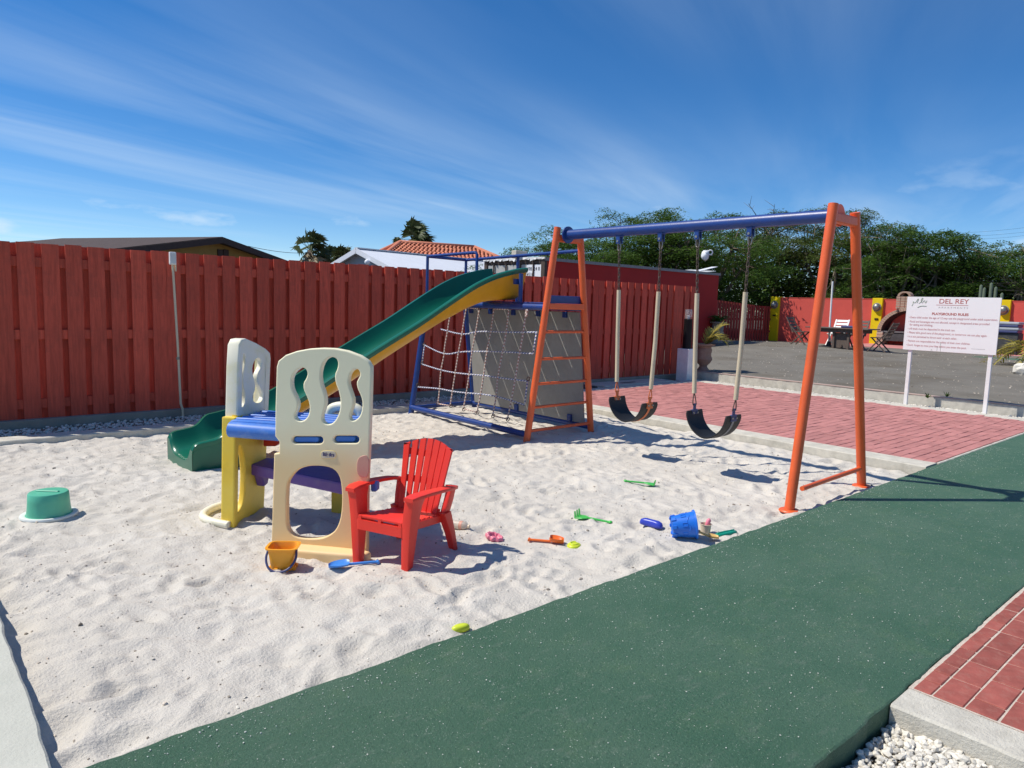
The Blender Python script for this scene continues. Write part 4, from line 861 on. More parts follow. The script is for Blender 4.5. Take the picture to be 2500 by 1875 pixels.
hp = [(-.074, -.02, .11), (-.083, -.05, .07), (-.060, -.082, .022), (-.01, -.095, .006), (.045, -.088, .018), (.082, -.055, .065), (.076, -.02, .11)]
put('handle', MB().tube(smoothline([np.array(p) for p in hp]), .0065, 8), 'handle_navy', yb_, smooth=True, local=True)
def shovel(name, label, A, B, mat, bw=.042, hl=.55, up=.0, cat='shovel', scoop=.014):
    """toy spade from blade tip A to handle end B"""
    A = np.array(A); B = np.array(B); d = B-A; ln = np.linalg.norm(d[:2]); c = (A+B)/2; ang = math.atan2(d[1], d[0])
    t = thing(name, label, cat, tuple(c), ang); x0 = -ln/2; xb = x0+ln*(1-hl); rows = []
    for i in range(9):
        f = i/8; x = x0+(xb-x0)*f; wd = bw*(.30+.70*min(1, f*2.4)**.6)*(1 if f < .85 else 1-(f-.85)*3.2); z = .012+.008*f
        rows.append([(x, wd*s_, z+scoop*abs(s_)**2.5-.002) for s_ in (-1, -.6, 0, .6, 1)]+[(x, wd*s_, z+scoop*abs(s_)**2.5-.008) for s_ in (1, .6, 0, -.6, -1)])
    b = loft(rows); put('blade', b, mat, t, smooth=40, local=True)
    h = MB().bar((xb-.01, 0, .016+up*.0), (ln/2, 0, .016+up), .018, .012); put('handle', h, mat, t, bevel=.004, segs=2, local=True)
    put('grip', MB().tube([(ln/2-.004, -.016, .016+up), (ln/2-.004, .016, .016+up)], .0085, 8), mat, t, smooth=40, local=True); return t
def rake(name, label, A, B, mat, n_=3, fw=.045, th=.05):
    A = np.array(A); B = np.array(B); d = B-A; ln = np.linalg.norm(d[:2]); c = (A+B)/2; t = thing(name, label, 'rake', tuple(c), math.atan2(d[1], d[0])); x0 = -ln/2
    put('head', MB().prism([(x0, -fw, .006), (x0+.05, -fw*.9, .010), (x0+.085, -.012, .012), (x0+.085, .012, .012), (x0+.05, fw*.9, .010), (x0, fw, .006)], (0, 0, .009)), mat, t, bevel=.003, local=True)
    put('handle', MB().bar((x0+.07, 0, .016), (ln/2, 0, .014), .018, .012), mat, t, bevel=.004, segs=2, local=True)
    put('handle_end', MB().ball((ln/2-.006, 0, .015), .016, 12, 8, (1, 1, .6)), mat, t, smooth=True, local=True)
    for i in range(n_):
        y = -fw+.008+i*(2*fw-.016)/(n_-1); put('tine', loft([[(x0-.004, y-.006, .008), (x0+.008, y-.006, .008), (x0+.008, y+.006, .008), (x0-.004, y+.006, .008)], [(x0-.008, y-.004, .008+th), (x0, y-.004, .008+th), (x0, y+.004, .008+th), (x0-.008, y+.004, .008+th)]]), mat, t, local=True)
    return t
shovel('toy_shovel', 'light blue toy shovel lying on the sand before the red chair', lay(1.750, 3.44), lay(2.000, 3.335), 'toy_light_blue', .046, .58)
shovel('toy_shovel', 'red-orange toy scoop lying on the sand beside the lime mould', lay(3.085, 2.955), lay(2.945, 3.125), 'toy_red_orange', .04, .60, 0, 'scoop', .03)
rake('toy_rake', 'bright green toy rake with upturned tines in the middle of the sand', lay(3.555, 3.285), lay(3.64, 3.05), 'toy_green', 3)
rake('toy_rake', 'small dark-handled green toy rake lying farthest back, beneath the swings', lay(4.705, 3.50), lay(4.585, 3.715), 'toy_green', 4, .035, .035)
# bottle, moulds
a = np.array(lay(2.70, 3.645)); b = np.array(lay(2.77, 3.50)); d = b-a; bt = thing('plastic_bottle', 'empty cloudy plastic bottle lying behind the pink mould', 'bottle', tuple((a+b)/2), math.atan2(d[1], d[0]))
put('bottle_body', MB().tube([(-.085, 0, .026), (-.08, 0, .026), (.03, 0, .026), (.05, 0, .026), (.062, 0, .026), (.07, 0, .026)], [.020, .028, .028, .026, .018, .012], 16), 'bottle_plastic', bt, smooth=40, local=True)
put('bottle_label', MB().tube([(.012, 0, .026), (.034, 0, .026)], .0286, 16), 'plastic_peach', bt, smooth=40, local=True)
put('bottle_cap', MB().tube([(.07, 0, .026), (.082, 0, .026)], .013, 12), 'toy_cream', bt, smooth=40, local=True)
c = lay(2.80, 3.29); m = MB(); rows = []
for rad, z in ((.046, 0), (.054, .006), (.056, .022), (.048, .030), (.038, .026), (.034, .012), (.030, .010), (.002, .022)):
    rows.append([(rad*(1+.09*math.cos(9*t))*math.cos(t), rad*(1+.09*math.cos(9*t))*math.sin(t), z) for t in [2*math.pi*i/54 for i in range(54)]])
solo('sand_mould', m.strip(rows, close=True), 'toy_pink', 'pink scalloped sand mould lying at the tip of the chair shadow', 'mould', (c[0], c[1], c[2]+.002), local=True, rot=(.25, .1, .3), smooth=50)
def mould(label, c, mat, L_, wd, h, ang, lob=0., tilt=(0, 0)):
    rows = []
    for f, z in ((.82, 0), (1., .1), (1., .45), (.92, .75), (.70, .95), (.35, 1.), (.01, 1.)):
        rows.append([(L_*f*math.cos(t), wd*f*(1+lob*math.cos(2*t))*math.sin(t), h*z) for t in [2*math.pi*i/36 for i in range(36)]])
    return solo('sand_mould', MB().strip(rows, close=True), mat, label, 'mould', (c[0], c[1], c[2]-.004), local=True, rot=(tilt[0], tilt[1], ang), smooth=60)
mo = mould('lime yellow sand mould beside the orange scoop', lay(3.125, 2.905), 'toy_lime', .050, .042, .022, .4)
put('mould_ridge', MB().tube(smoothline([np.array([.03*math.cos(t), .024*math.sin(t), .022]) for t in [i*.7 for i in range(8)]]), .006, 6), 'toy_lime', mo, smooth=True, local=True)
mould('royal blue peanut-shaped sand mould left of the big blue bucket', lay(3.80, 2.835), 'toy_navy', .085, .036, .045, math.atan2(-.15, -.02)+.25, .35)
tm = mould('glossy teal sand mould lying against the edge of the green path', lay(4.085, 2.445), 'toy_teal', .105, .03, .026, math.atan2(-.03, .18), .1, (.0, .0))
put('mould_ridge', MB().bar((-.08, 0, .026), (.08, 0, .026), .01, .01), 'toy_teal', tm, bevel=.003, local=True)
mould('small lime green toy piece half buried at the near edge of the sand', lay(1.875, 2.415), 'toy_lime', .045, .022, .03, -.2)
# blue castle bucket on its side
ax = np.array([.64, -.77, 0.]); ax /= np.linalg.norm(ax); cc = np.array([3.765, 2.555]); R0, R1, LN = .064, .086, .150
bz = sz(cc[0], cc[1])
bb_ = thing('sand_bucket', 'big blue castle bucket lying on its side near the green path', 'bucket', (cc[0], cc[1], bz), rot=(0, 0, math.atan2(ax[1], ax[0])+.08))
tl = math.atan2(R1-R0, LN)
def bk(prof, k=32):                        # lathe about the bucket axis, lying on the sand
    m = MB().lathe(prof, (0, 0, 0), k, cap=False); out = []
    for x, y, z in m.v:                    # axis z -> local x, tilt so that the wall touches the ground
        X, Z = z, -x; X2 = X*math.cos(tl)-Z*math.sin(tl)*1; Z2 = X*math.sin(tl)+Z*math.cos(tl); out.append((X2-LN/2, y, Z2+R0+.002))
    m.v = out; return m
put('bucket_body', bk([(.001, .004), (R0-.006, .004), (R0, .0), (R0+.001, .006), (R1-.003, LN-.012), (R1+.006, LN-.010), (R1+.008, LN), (R1, LN+.002), (R1-.004, LN-.006), (R0-.002, .012), (.001, .012)]), 'toy_blue', bb_, smooth=40, local=True)
def onb(t, s_, h=0.):                      # point on the bucket wall at angle t (0 = top), distance s along
    r_ = R0+(R1-R0)*s_/LN+h; x, y, z = -r_*math.cos(t), r_*math.sin(t), s_; X, Z = z, -x
    return np.array([X*math.cos(tl)-Z*math.sin(tl)-LN/2, y, X*math.sin(tl)+Z*math.cos(tl)+R0+.002])
for k in range(8):
    t = k*math.pi/4+.2; m = MB(); P = [onb(t+a, s_, h) for h in (-.004, .007) for s_ in (-.006, .026) for a in (-.17, .17)]
    m.add(P, [(0, 1, 3, 2), (4, 6, 7, 5), (0, 4, 5, 1), (2, 3, 7, 6), (0, 2, 6, 4), (1, 5, 7, 3)]); put('battlement', m, 'toy_blue', bb_, bevel=.003, local=True)
for t0, s0 in ((-.5, .058), (-1.35, .062), (.5, .058), (-2.2, .06)):
    fr_ = [(t0, s0), (t0+.28, s0), (t0+.28, s0+.03), (t0, s0+.03)]; put('window_relief', MB().tube([onb(a, s_, .001) for a, s_ in fr_], .0022, 6, closed=True), 'toy_blue', bb_, local=True)
put('arch_relief', MB().tube(smoothline([onb(-1.75+.35*i, .10+.016*math.sin(i*2.1), .001) for i in range(9)]), .0024, 6), 'toy_blue', bb_, smooth=True, local=True)
c = lay(3.985, 2.535); cu_ = thing('toy_cup', 'small peach toy cup standing behind the mouth of the blue bucket', 'cup', c)
put('cup_body', pot([(.001, .002), (.026, .002), (.028, .0), (.036, .078), (.039, .080), (.036, .082), (.033, .078), (.025, .006)]), 'toy_cream', cu_, smooth=40, local=True)
put('cup_spoon', MB().tube(smoothline([np.array(p) for p in ((.0, 0, .03), (.012, -.006, .085), (.020, -.012, .11), (.022, -.01, .118))]), [.012]+[.013]*11+[.012], 8) if False else MB().tube([(0, 0, .03), (.010, -.004, .075), (.018, -.01, .105), (.021, -.012, .115)], [.010, .014, .015, .006], 10), 'toy_pink', cu_, smooth=True, local=True)
shovel('toy_shovel', 'tan toy shovel poking out of the blue bucket mouth', lay(3.93, 2.40), lay(3.84, 2.49), 'toy_sand_yellow', .030, .5, .03)
# ------------------------------------------------------------------ playground rules sign
SX = 11.93
sg = thing('rules_sign', 'white playground rules board on two white wooden posts', 'sign', (SX+.03, 3.65, 0))
YA, YB, ZA, ZB = 4.283, 3.035, .858, 1.676
put('board', MB().box(SX, SX+.018, YB, YA, ZA, ZB), 'sign_face', sg, bevel=.002)
for Y in (4.185, 3.108): put('post', MB().box(SX+.02, SX+.062, Y-.026, Y+.026, -.15, ZB-.05), 'white_paint', sg, bevel=.004)
EXS = (0, -1, 0)
def sp_(p): q_ = onX(2180+p[0]/4.74, 700+p[1]/4.74, SX); return q_
def stext(s, a, b, size, mat, bold=0., space=1.):
    A = sp_(a); B = sp_(b); put('lettering', text(s, size, (SX-.0012, A[1], A[2]), EXS, (0, 0, 1), wid=A[1]-B[1], bold=bold, space=space), mat, sg)
stext('DEL REY', (530, 193), (872, 195), .098, 'ink_red', .0006)
stext('APARTMENTS', (525, 248), (868, 253), .032, 'ink_grey', 0, 1.6)
A, B = sp_((500, 210)), sp_((873, 220)); put('rule_line', MB().box(SX-.0015, SX-.0005, B[1], A[1], (A[2]+B[2])/2-.003, (A[2]+B[2])/2+.003), 'ink_red', sg)
stext('PLAYGROUND RULES', (450, 325), (873, 332), .050, 'ink_red', .0016)
for s, a, b in (('\u2022 Every child under the age of 12 may use the playground under adult supervision.', (182, 362), (1212, 394)), ('\u2022 Food and beverages are not allowed, except in designated areas provided', (178, 410), (1115, 444)), ('for eating and drinking.', (193, 447), (460, 458)),
                ('\u2022 All trash must be deposited in the trash can.', (170, 492), (718, 515)), ('\u2022 Please take good care of the playground, so tomorrow we can play again.', (165, 536), (1088, 582)), ('\u2022 It is not permitted to throw sand  at each other.', (162, 583), (738, 612)),
                ('\u2022 Parents are responsible for the safety of their own children.', (157, 632), (893, 672)), ("\u2022 Don't  forget to rinse your feet before you enter the pool.", (150, 680), (848, 722))):
    stext(s, a, b, .043, 'ink_soft', .0004)
A, B = sp_((905, 718)), sp_((1065, 730)); put('rule_line', MB().box(SX-.0015, SX-.0005, B[1], A[1], A[2]-.002, A[2]+.002), 'ink_grey', sg)
def squig(pts, r_=.0035): put('logo_stroke', MB().tube([np.array([SX-.001, p[1], p[2]]) for p in smoothline([np.array(sp_(q_)) for q_ in pts])], r_, 5), 'ink_green', sg, smooth=True)
squig([(218, 222), (235, 200), (232, 175), (243, 172), (246, 188), (262, 185), (285, 150), (292, 138), (300, 145), (285, 175), (280, 190)]); squig([(300, 192), (325, 180), (345, 150), (350, 132), (340, 130), (325, 155), (330, 185)]); squig([(340, 190), (355, 165), (372, 158), (370, 180), (380, 192), (395, 160)]); squig([(285, 240), (310, 228), (345, 222), (388, 226)], .0045)
squig([(440, 740), (447, 722), (455, 740)], .0015); squig([(507, 745), (515, 690)], .0015); squig([(547, 750), (553, 640)], .0018)

# ------------------------------------------------------------------ light on a thin pole by the fence
lp_ = thing('lamp_pole', 'thin bent cream pole with a white box lamp on top before the red fence', 'lamp', (2.53, 8.6, -.04))
put('pole', MB().tube([(2.466, 8.6, 1.70), (2.500, 8.6, .80), (2.518, 8.6, .12), (2.538, 8.6, .05), (2.542, 8.6, -.08)], .013, 10), 'vein', lp_, smooth=40)
put('pole', MB().tube([(2.4975, 8.6, .66), (2.5, 8.6, .63)], .019, 10), 'steel', lp_)
put('lamp_box', MB().box(2.424, 2.496, 8.555, 8.60, 1.700, 1.842), 'white_paint', lp_, bevel=.012, segs=2)
put('lamp_lens', MB().box(2.432, 2.488, 8.550, 8.556, 1.715, 1.830), 'sheet', lp_, bevel=.002)
put('bracket', MB().box(2.49, 2.50, 8.58, 8.61, 1.63, 1.71), 'vein', lp_)

# ------------------------------------------------------------------ bollard lamp on a white pedestal, urns
ped = solo('pedestal', MB().box(11.80, 12.05, 8.14, 8.40, -.05, .60), 'white_paint', 'white square pedestal at the far corner of the brick patio', 'pedestal', (11.925, 8.27, -.05), bevel=.006)
bl = thing('bollard_lamp', 'black bollard lamp with clear glass top standing on the white pedestal', 'lamp', (11.925, 8.27, .60))
put('lamp_body', MB().lathe([(.085, .60), (.085, .602), (.080, 1.165), (.083, 1.175), (.083, 1.185)], (11.925, 8.27, 0), 24), 'black', bl, smooth=40)
put('lamp_glass', MB().lathe([(.068, 1.19), (.068, 1.36), (.060, 1.375), (.054, 1.37), (.062, 1.355), (.062, 1.19)], (11.925, 8.27, 0), 24, cap=False), 'lamp_glass', bl, smooth=40)
put('bulb', MB().lathe([(.02, 1.18), (.022, 1.20), (.030, 1.21), (.030, 1.25), (.012, 1.26)], (11.925, 8.27, 0), 14), 'white_paint', bl, smooth=40)
UP = [(.17, 0), (.17, .05), (.12, .075), (.085, .13), (.09, .16), (.15, .22), (.19, .30), (.165, .36), (.155, .40), (.175, .50), (.15, .55), (.165, .585), (.235, .60), (.24, .63), (.21, .64), (.19, .60)]
u1 = thing('urn_planter', 'large terracotta urn with a yellowing palm frond beside the bollard lamp', 'planter', (12.66, 8.35, .10))
put('urn_body', MB().lathe([(a*.92, b*.93) for a, b in UP], (12.66, 8.35, .09), 28, cap=False), 'terracotta', u1, smooth=40)
put('urn_soil', MB().lathe([(.001, .57), (.17, .565)], (12.66, 8.35, .09), 20, cap=False), 'soil', u1)
def frond(m, base, az, ln, rise, droop, n_=14, lw=.012, lf=.22):
    d = np.array([math.cos(az), math.sin(az), 0]); side = np.array([-d[1], d[0], 0]); P = []
    for i in range(n_+1):
        f = i/n_; P.append(np.array(base)+d*ln*f+np.array([0, 0, rise*f-droop*f*f]))
    for i in range(1, n_+1):
        t = P[i]-P[i-1]; t /= np.linalg.norm(t)
        for s_ in (-1, 1):
            l_ = lf*(1-.45*abs(i/n_-.4)); e = side*s_*.62+t*.75+np.array([0, 0, random.uniform(-.18, .12)]); e /= np.linalg.norm(e); up = np.cross(e, t); up /= np.linalg.norm(up)
            b0 = P[i]; w_ = np.cross(up, e)*lw; m.add([b0-w_, b0+w_, b0+e*l_*.55+w_*.9-up*.01, b0+e*l_-up*.03, b0+e*l_*.55-w_*.9-up*.01], [(0, 1, 2, 3, 4)])
    return P
m = MB(); tops = []
for az, ln, ri, dr in ((-.75, .50, .55, .42), (-.35, .46, .62, .40), (-1.15, .42, .50, .40), (.1, .38, .72, .40), (-.8, .35, .8, .35), (-1.7, .35, .6, .4)): tops.append(frond(m, (12.66, 8.35, .64), az, ln, ri, dr))
put('fronds', m, 'leaf_straw', u1, fix=False)
m = MB()
for P in tops: m.tube(P[::2], .006, 5)
put('stems', m, 'leaf_straw', u1, fix=False)
c = gz(1750, 836, .12); U2 = np.array([c[0]*.86, c[1]*.86]); zu = float(lotz(np.array([U2[0]]), np.array([U2[1]]))[0])
u2 = thing('urn_planter', 'small stone urn with a dark fern in the shade of the red shed', 'planter', (U2[0], U2[1], zu-.03))
put('urn_body', MB().lathe([(a*1.15, b*1.15) for a, b in UP], (U2[0], U2[1], zu-.03), 24, cap=False), 'stone_urn', u2, smooth=40)
m = MB()
for k in range(14): frond(m, (U2[0], U2[1], zu+.66), k*.45, .32, random.uniform(.35, .6), .35, 8, .02, .13)
put('fronds', m, 'leaf_mesquite', u2, fix=False)

# ------------------------------------------------------------------ red shed (old container)
CY, CX0, CX1, CZ = 13.5, 12.96, 21.06, 2.55
shd = thing('red_shed', 'red-painted container shed with a grey numbered door end behind the fence', 'shed', (17, 14.7, 0))
put('side_wall', MB().box(CX0+.05, CX1, CY, CY+.06, -.1, CZ), 'shed_red', shd); put('side_wall', MB().box(CX0+.05, CX1, CY+2.38, CY+2.44, -.1, CZ), 'shed_red', shd)
put('end_wall', MB().box(CX1-.06, CX1, CY+.06, CY+2.38, -.1, CZ), 'shed_red', shd)
put('roof', MB().box(CX0-.02, CX1+.03, CY-.03, CY+2.47, CZ, CZ+.045), 'sheet', shd)
put('roof_edge', MB().box(CX0-.02, CX1+.04, CY-.045, CY-.031, CZ-.03, CZ+.05), 'grey_dull', shd)
put('corner_post', MB().box(CX0-.03, CX0+.06, CY-.035, CY+.10, -.1, CZ-.01), 'shed_rust', shd); put('corner_post', MB().box(CX0-.03, CX0+.06, CY+2.32, CY+2.45, -.1, CZ-.01), 'shed_rust', shd)
for k in range(2):
    y0 = CY+.11+k*1.105; d = put('door', MB().box(CX0, CX0+.045, y0, y0+1.095, -.05, CZ-.12), 'shed_grey', shd)
    for j in range(2): put('lock_bar', MB().tube([(CX0-.035, y0+.28+j*.52, 0), (CX0-.035, y0+.28+j*.52, CZ-.1)], .022, 8), 'shed_rust', d)
    for j in range(3): put('door_rib', MB().box(CX0-.012, CX0-.001, y0+.03, y0+1.06, CZ-.35-j*.28, CZ-.33-j*.28), 'grey_dull', d)
put('header', MB().box(CX0-.01, CX0+.05, CY+.10, CY+2.32, CZ-.10, CZ-.02), 'shed_rust', shd)
m = MB(); q = random.Random(4)
for k in range(9):
    y0 = CY-.05+k*.28; m.prism([(CX0-.05, y0, CZ+.06), (CX0-.06, y0+.27, CZ+.065), (CX0-.06-q.random()*.05, y0+.25, CZ+.02-q.random()*.07), (CX0-.06, y0+.13, CZ+.02-q.random()*.04), (CX0-.06-q.random()*.04, y0+.03, CZ+.01-q.random()*.07)], (.01, 0, 0))
put('torn_roofing', m, 'sheet', shd)
put('number_patch', MB().box(CX0-.018, CX0-.002, CY+.11, CY+.66, CZ-.62, CZ-.14), 'roof_white', shd)
for s, z in (('498124 8', CZ-.285), ('4510', CZ-.435)): put('lettering', text(s, .135, (CX0-.0195, CY+.655, z), (0, -1, 0), (0, 0, 1), wid=.50 if len(s) > 5 else .26, bold=.002), 'ink_dark', shd)
a = onY(1690, 655, CY+.9); sc_ = thing('scrap_heap', 'pile of bent metal sheets lying on the far end of the red shed roof', 'scrap', (a[0], CY+.9, CZ+.045))
for k in range(5):
    x = a[0]-.9+k*.45; put('metal_sheet', MB().obox((x, CY+.5+k*.1, CZ+.05+k*.012), (1.0, .1, .10 if k % 2 else .02), (-.1, .6, .03), (0, 0, .012)), 'sheet' if k % 2 else 'grey_dull', sc_)
put('metal_sheet', MB().obox((a[0]-.3, CY+.45, CZ+.08), (1.15, 0, .22), (0, .25, 0), (0, 0, .012)), 'roof_white', sc_)
a = onY(1268, 616, CY+1.0); solo('concrete_block', MB().box(a[0]-.2, a[0]+.2, CY+.9, CY+1.1, CZ+.046, CZ+.25), 'concrete', 'pale concrete block lying on the left end of the shed roof', 'block', (a[0], CY+1., CZ+.046), bevel=.01)

# ------------------------------------------------------------------ far fence, red wall with yellow pillars
WX = 28.; FY2 = 15.25
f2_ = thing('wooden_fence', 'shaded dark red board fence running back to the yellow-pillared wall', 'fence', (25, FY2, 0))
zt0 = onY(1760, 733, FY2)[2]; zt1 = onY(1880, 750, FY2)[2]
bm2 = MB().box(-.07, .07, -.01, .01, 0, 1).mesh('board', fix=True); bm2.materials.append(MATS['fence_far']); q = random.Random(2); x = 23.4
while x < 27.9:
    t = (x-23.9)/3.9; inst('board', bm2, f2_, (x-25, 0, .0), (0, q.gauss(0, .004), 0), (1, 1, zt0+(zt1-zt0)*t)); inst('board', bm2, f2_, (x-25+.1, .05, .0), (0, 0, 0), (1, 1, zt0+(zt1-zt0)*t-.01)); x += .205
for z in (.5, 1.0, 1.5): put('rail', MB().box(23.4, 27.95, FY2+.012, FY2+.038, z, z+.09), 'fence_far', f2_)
wall = thing('garden_wall', 'bright red rendered wall with yellow lamp pillars at the back of the lot', 'wall', (WX, 8, 0))
put('wall_panel', MB().box(WX, WX+.2, -12, 14.95, 0, 1.95), 'wall_red', wall)
put('coping', MB().box(WX-.01, WX+.21, -12, 14.95, 1.951, 1.975), 'wall_red', wall)
for y0, y1 in ((14.95, 15.33), (10.86, 11.23), (6.83, 7.20), (2.8, 3.17)):
    p = put('pillar', MB().box(WX-.10, WX+.22, y0, y1, 0, 2.0), 'wall_yellow', wall, bevel=.01); yc = (y0+y1)/2
    put('lamp', MB().ball((WX-.17, yc, 1.66), .125, 16, 10, (.7, 1, 1)), 'steel', p, smooth=True)
    put('lamp_rim', MB().tube(ring((WX-.125, yc, 1.66), .14, .02, (1, 0, 0), 20), .02, 8, closed=True), 'grey_dull', p, smooth=True)
    put('socket', MB().box(WX-.125, WX-.101, yc-.08, yc+.05, 1.19, 1.25), 'black', p)

# ------------------------------------------------------------------ brick barbecue
OX = 27.35; ac = onX(2222, 812, OX); AY = ac[1]; AZ0 = ac[2]
bq = thing('brick_barbecue', 'arched brick barbecue oven with small chimney against the red wall', 'barbecue', (OX+.3, AY, .28))
lft = onX(2140, 812, OX)[1]; RO_ = lft-AY; tpz = onX(2205, 750, OX)[2]; rz = (tpz-AZ0)/RO_
n_ = 34
for k in range(n_):
    t0 = math.pi*k/n_; t1 = math.pi*(k+.90)/n_
    def ap(t, r_): return (OX, AY+r_*math.cos(t), AZ0+r_*rz*math.sin(t))
    put('brick', MB().prism([ap(t0, RO_-.14), ap(t0, RO_), ap(t1, RO_), ap(t1, RO_-.14)], (.5, 0, 0)), 'brick_oven', bq)
for s_ in (-1, 1):
    k = 0; z = .28
    while z < AZ0-.06:
        y0 = AY+s_*(RO_-.10); put('brick', MB().box(OX, OX+.5, y0-.115-(.02 if k % 2 else 0), y0+.10, z, z+.082), 'brick_oven', bq, bevel=.006); z += .094; k += 1
    put('mortar', MB().box(OX+.02, OX+.48, AY+s_*(RO_-.10)-.10, AY+s_*(RO_-.10)+.09, .28, AZ0), 'mortar', bq)
rows = [[(OX+.02, AY+(RO_-.19)*math.cos(t), AZ0+(RO_-.19)*rz*math.sin(t)), (OX+.55, AY+(RO_-.19)*math.cos(t), AZ0+(RO_-.19)*rz*math.sin(t))] for t in [math.pi*i/24 for i in range(25)]]
put('oven_lining', MB().strip(rows), 'oven_dark', bq); put('oven_back', MB().box(OX+.55, OX+.60, AY-RO_+.1, AY+RO_-.1, .28, AZ0+RO_*rz-.1), 'wall_red', bq)
rows = [[(OX+.01, AY+RO_*math.cos(t), AZ0+(RO_-.005)*rz*math.sin(t)), (OX+.62, AY+RO_*math.cos(t), AZ0+(RO_-.005)*rz*math.sin(t))] for t in [math.pi*i/24 for i in range(25)]]
put('shelf', MB().box(OX+.05, OX+.55, AY-RO_+.16, AY+RO_-.16, AZ0-.03, AZ0+.02), 'steel', bq); put('fire_tray', MB().box(OX+.07, OX+.5, AY-RO_+.18, AY+RO_-.18, AZ0-.34, AZ0-.05), 'soot', bq, bevel=.01)
cl, crr = onX(2186, 745, OX)[1], onX(2219, 745, OX)[1]; cm = (cl+crr)/2; hw = (cl-crr)/2; z0 = tpz-.06; z1 = onX(2200, 728, OX)[2]; k = 0; z = z0
while z < z1:
    for j in range(3): put('brick', MB().box(OX+.02, OX+.48, cm-hw+j*hw*2/3+.008, cm-hw+(j+1)*hw*2/3-.008, z, z+.078), 'brick_oven', bq)
    z += .09; k += 1
ct = onX(2200, 711, OX)[2]; hc = ct-z
for k in range(11):
    t0 = math.pi*k/11; t1 = math.pi*(k+.92)/11
    put('brick', MB().prism([(OX+.1, cm+r_*math.cos(t), z+(hc if r_ == hw else hc*.72)*math.sin(t)) for t, r_ in ((t0, hw*.68), (t0, hw), (t1, hw), (t1, hw*.68))], (.3, 0, 0)), 'brick_oven', bq)
hk = onX(2190, 762, OX-.05); put('bell', MB().tube([(OX-.05, hk[1], hk[2]+.12), (OX-.05, hk[1], hk[2])], [.02, .05], 8), 'rusty', bq); put('bell_arm', MB().bar((OX+.05, hk[1], hk[2]+.14), (OX-.08, hk[1], hk[2]+.14), .02, .02), 'rusty', bq)

# ------------------------------------------------------------------ garden table and chairs on the lot
def lz(x, y): return float(lotz(np.array([x]), np.array([y]))[0])
tc_ = onX(2055, 800, 22.8); TX, TY = 22.8, tc_[1]; TZ = lz(TX, TY); th_ = tc_[2]-TZ
tb = thing('garden_table', 'weathered dark wooden table with drop leaves on the gravel lot', 'table', (TX, TY, TZ))
put('table_top', MB().box(TX-.45, TX+.45, TY-1.0, TY+.98, TZ+th_-.035, TZ+th_), 'teak', tb, bevel=.008); put('apron', MB().box(TX-.36, TX+.36, TY-.8, TY+.8, TZ+th_-.15, TZ+th_-.036), 'teak', tb)
for sx_ in (-1, 1):
    for sy_ in (-.36, .1): put('leg', MB().box(TX+sx_*.28-.035, TX+sx_*.28+.035, TY+sy_-.035, TY+sy_+.035, TZ-.02, TZ+th_-.15), 'teak', tb)
put('stretcher', MB().box(TX-.3, TX+.3, TY-.17, TY-.12, TZ+.06, TZ+.14), 'teak', tb); put('base_panel', MB().box(TX-.26, TX-.22, TY-.36, TY+.10, TZ+.03, TZ+th_-.16), 'teak', tb)
def fchair(label, x, y, rz, mat='teak', group=None):
    z = lz(x, y); c = thing('folding_chair', label, 'chair', (x, y, z-.02), rz)
    for s_ in (-1, 1):
        put('leg', MB().bar((s_*.21, -.30, 0), (s_*.21, .24, .62), .03, .045, (1, 0, 0)), mat, c, local=True); put('leg', MB().bar((s_*.18, .26, 0), (s_*.18, -.20, .46), .03, .045, (1, 0, 0)), mat, c, local=True)
        put('back_post', MB().bar((s_*.21, .16, .42), (s_*.21, .42, .92), .03, .045, (1, 0, 0)), mat, c, local=True)
    for k in range(6): put('seat_slat', MB().box(-.22, .22, -.22+k*.075, -.155+k*.075, .44, .462), mat, c, local=True)
    for k in range(4): put('back_slat', MB().bar((-.21, .245+k*.055, .56+k*.105), (.21, .245+k*.055, .56+k*.105), .018, .075, (0, .46, .89)), mat, c, local=True)
    return c
fchair('wooden folding chair at the left end of the garden table', TX-.1, TY+1.28, math.radians(0))
fchair('wooden folding chair at the right end of the garden table', TX-.05, TY-1.22, math.radians(180))
fchair('wooden folding chair tucked behind the garden table', TX+.85, onX(2092, 800, TX+.85)[1], math.radians(-90))
fchair('white chair with latticed back standing behind the garden table', TX+.95, onX(2043, 800, TX+.95)[1], math.radians(-90), 'white_paint')
a = onX(2070, 803, TX); solo('folded_cloth', MB().box(TX-.2, TX+.2, TY-.55, TY-.05, TZ+th_+.001, TZ+th_+.07), 'handle_navy', 'dark folded parasol cloth lying on the garden table', 'cloth', (TX, TY-.3, TZ+th_), bevel=.03, segs=2)
pt = onX(2033, 687, TX+.1); pb = onX(2026, 795, TX+.1); pole = thing('parasol_pole', 'bare white parasol pole leaning up from the garden table', 'pole', (TX+.1, pb[1], TZ))
put('pole_tube', MB().tube([(TX+.1, pb[1]+(pb[1]-pt[1])*.55, TZ), (TX+.1, pb[1], pb[2]), (TX+.1, pt[1], pt[2])], .028, 10), 'white_paint', pole, smooth=40)
put('pole_base', MB().lathe([(.30, 0), (.30, .06), (.08, .10), (.05, .22)], (TX+.1, pb[1]+(pb[1]-pt[1])*.55, TZ-.02), 20), 'soot', pole, smooth=40)

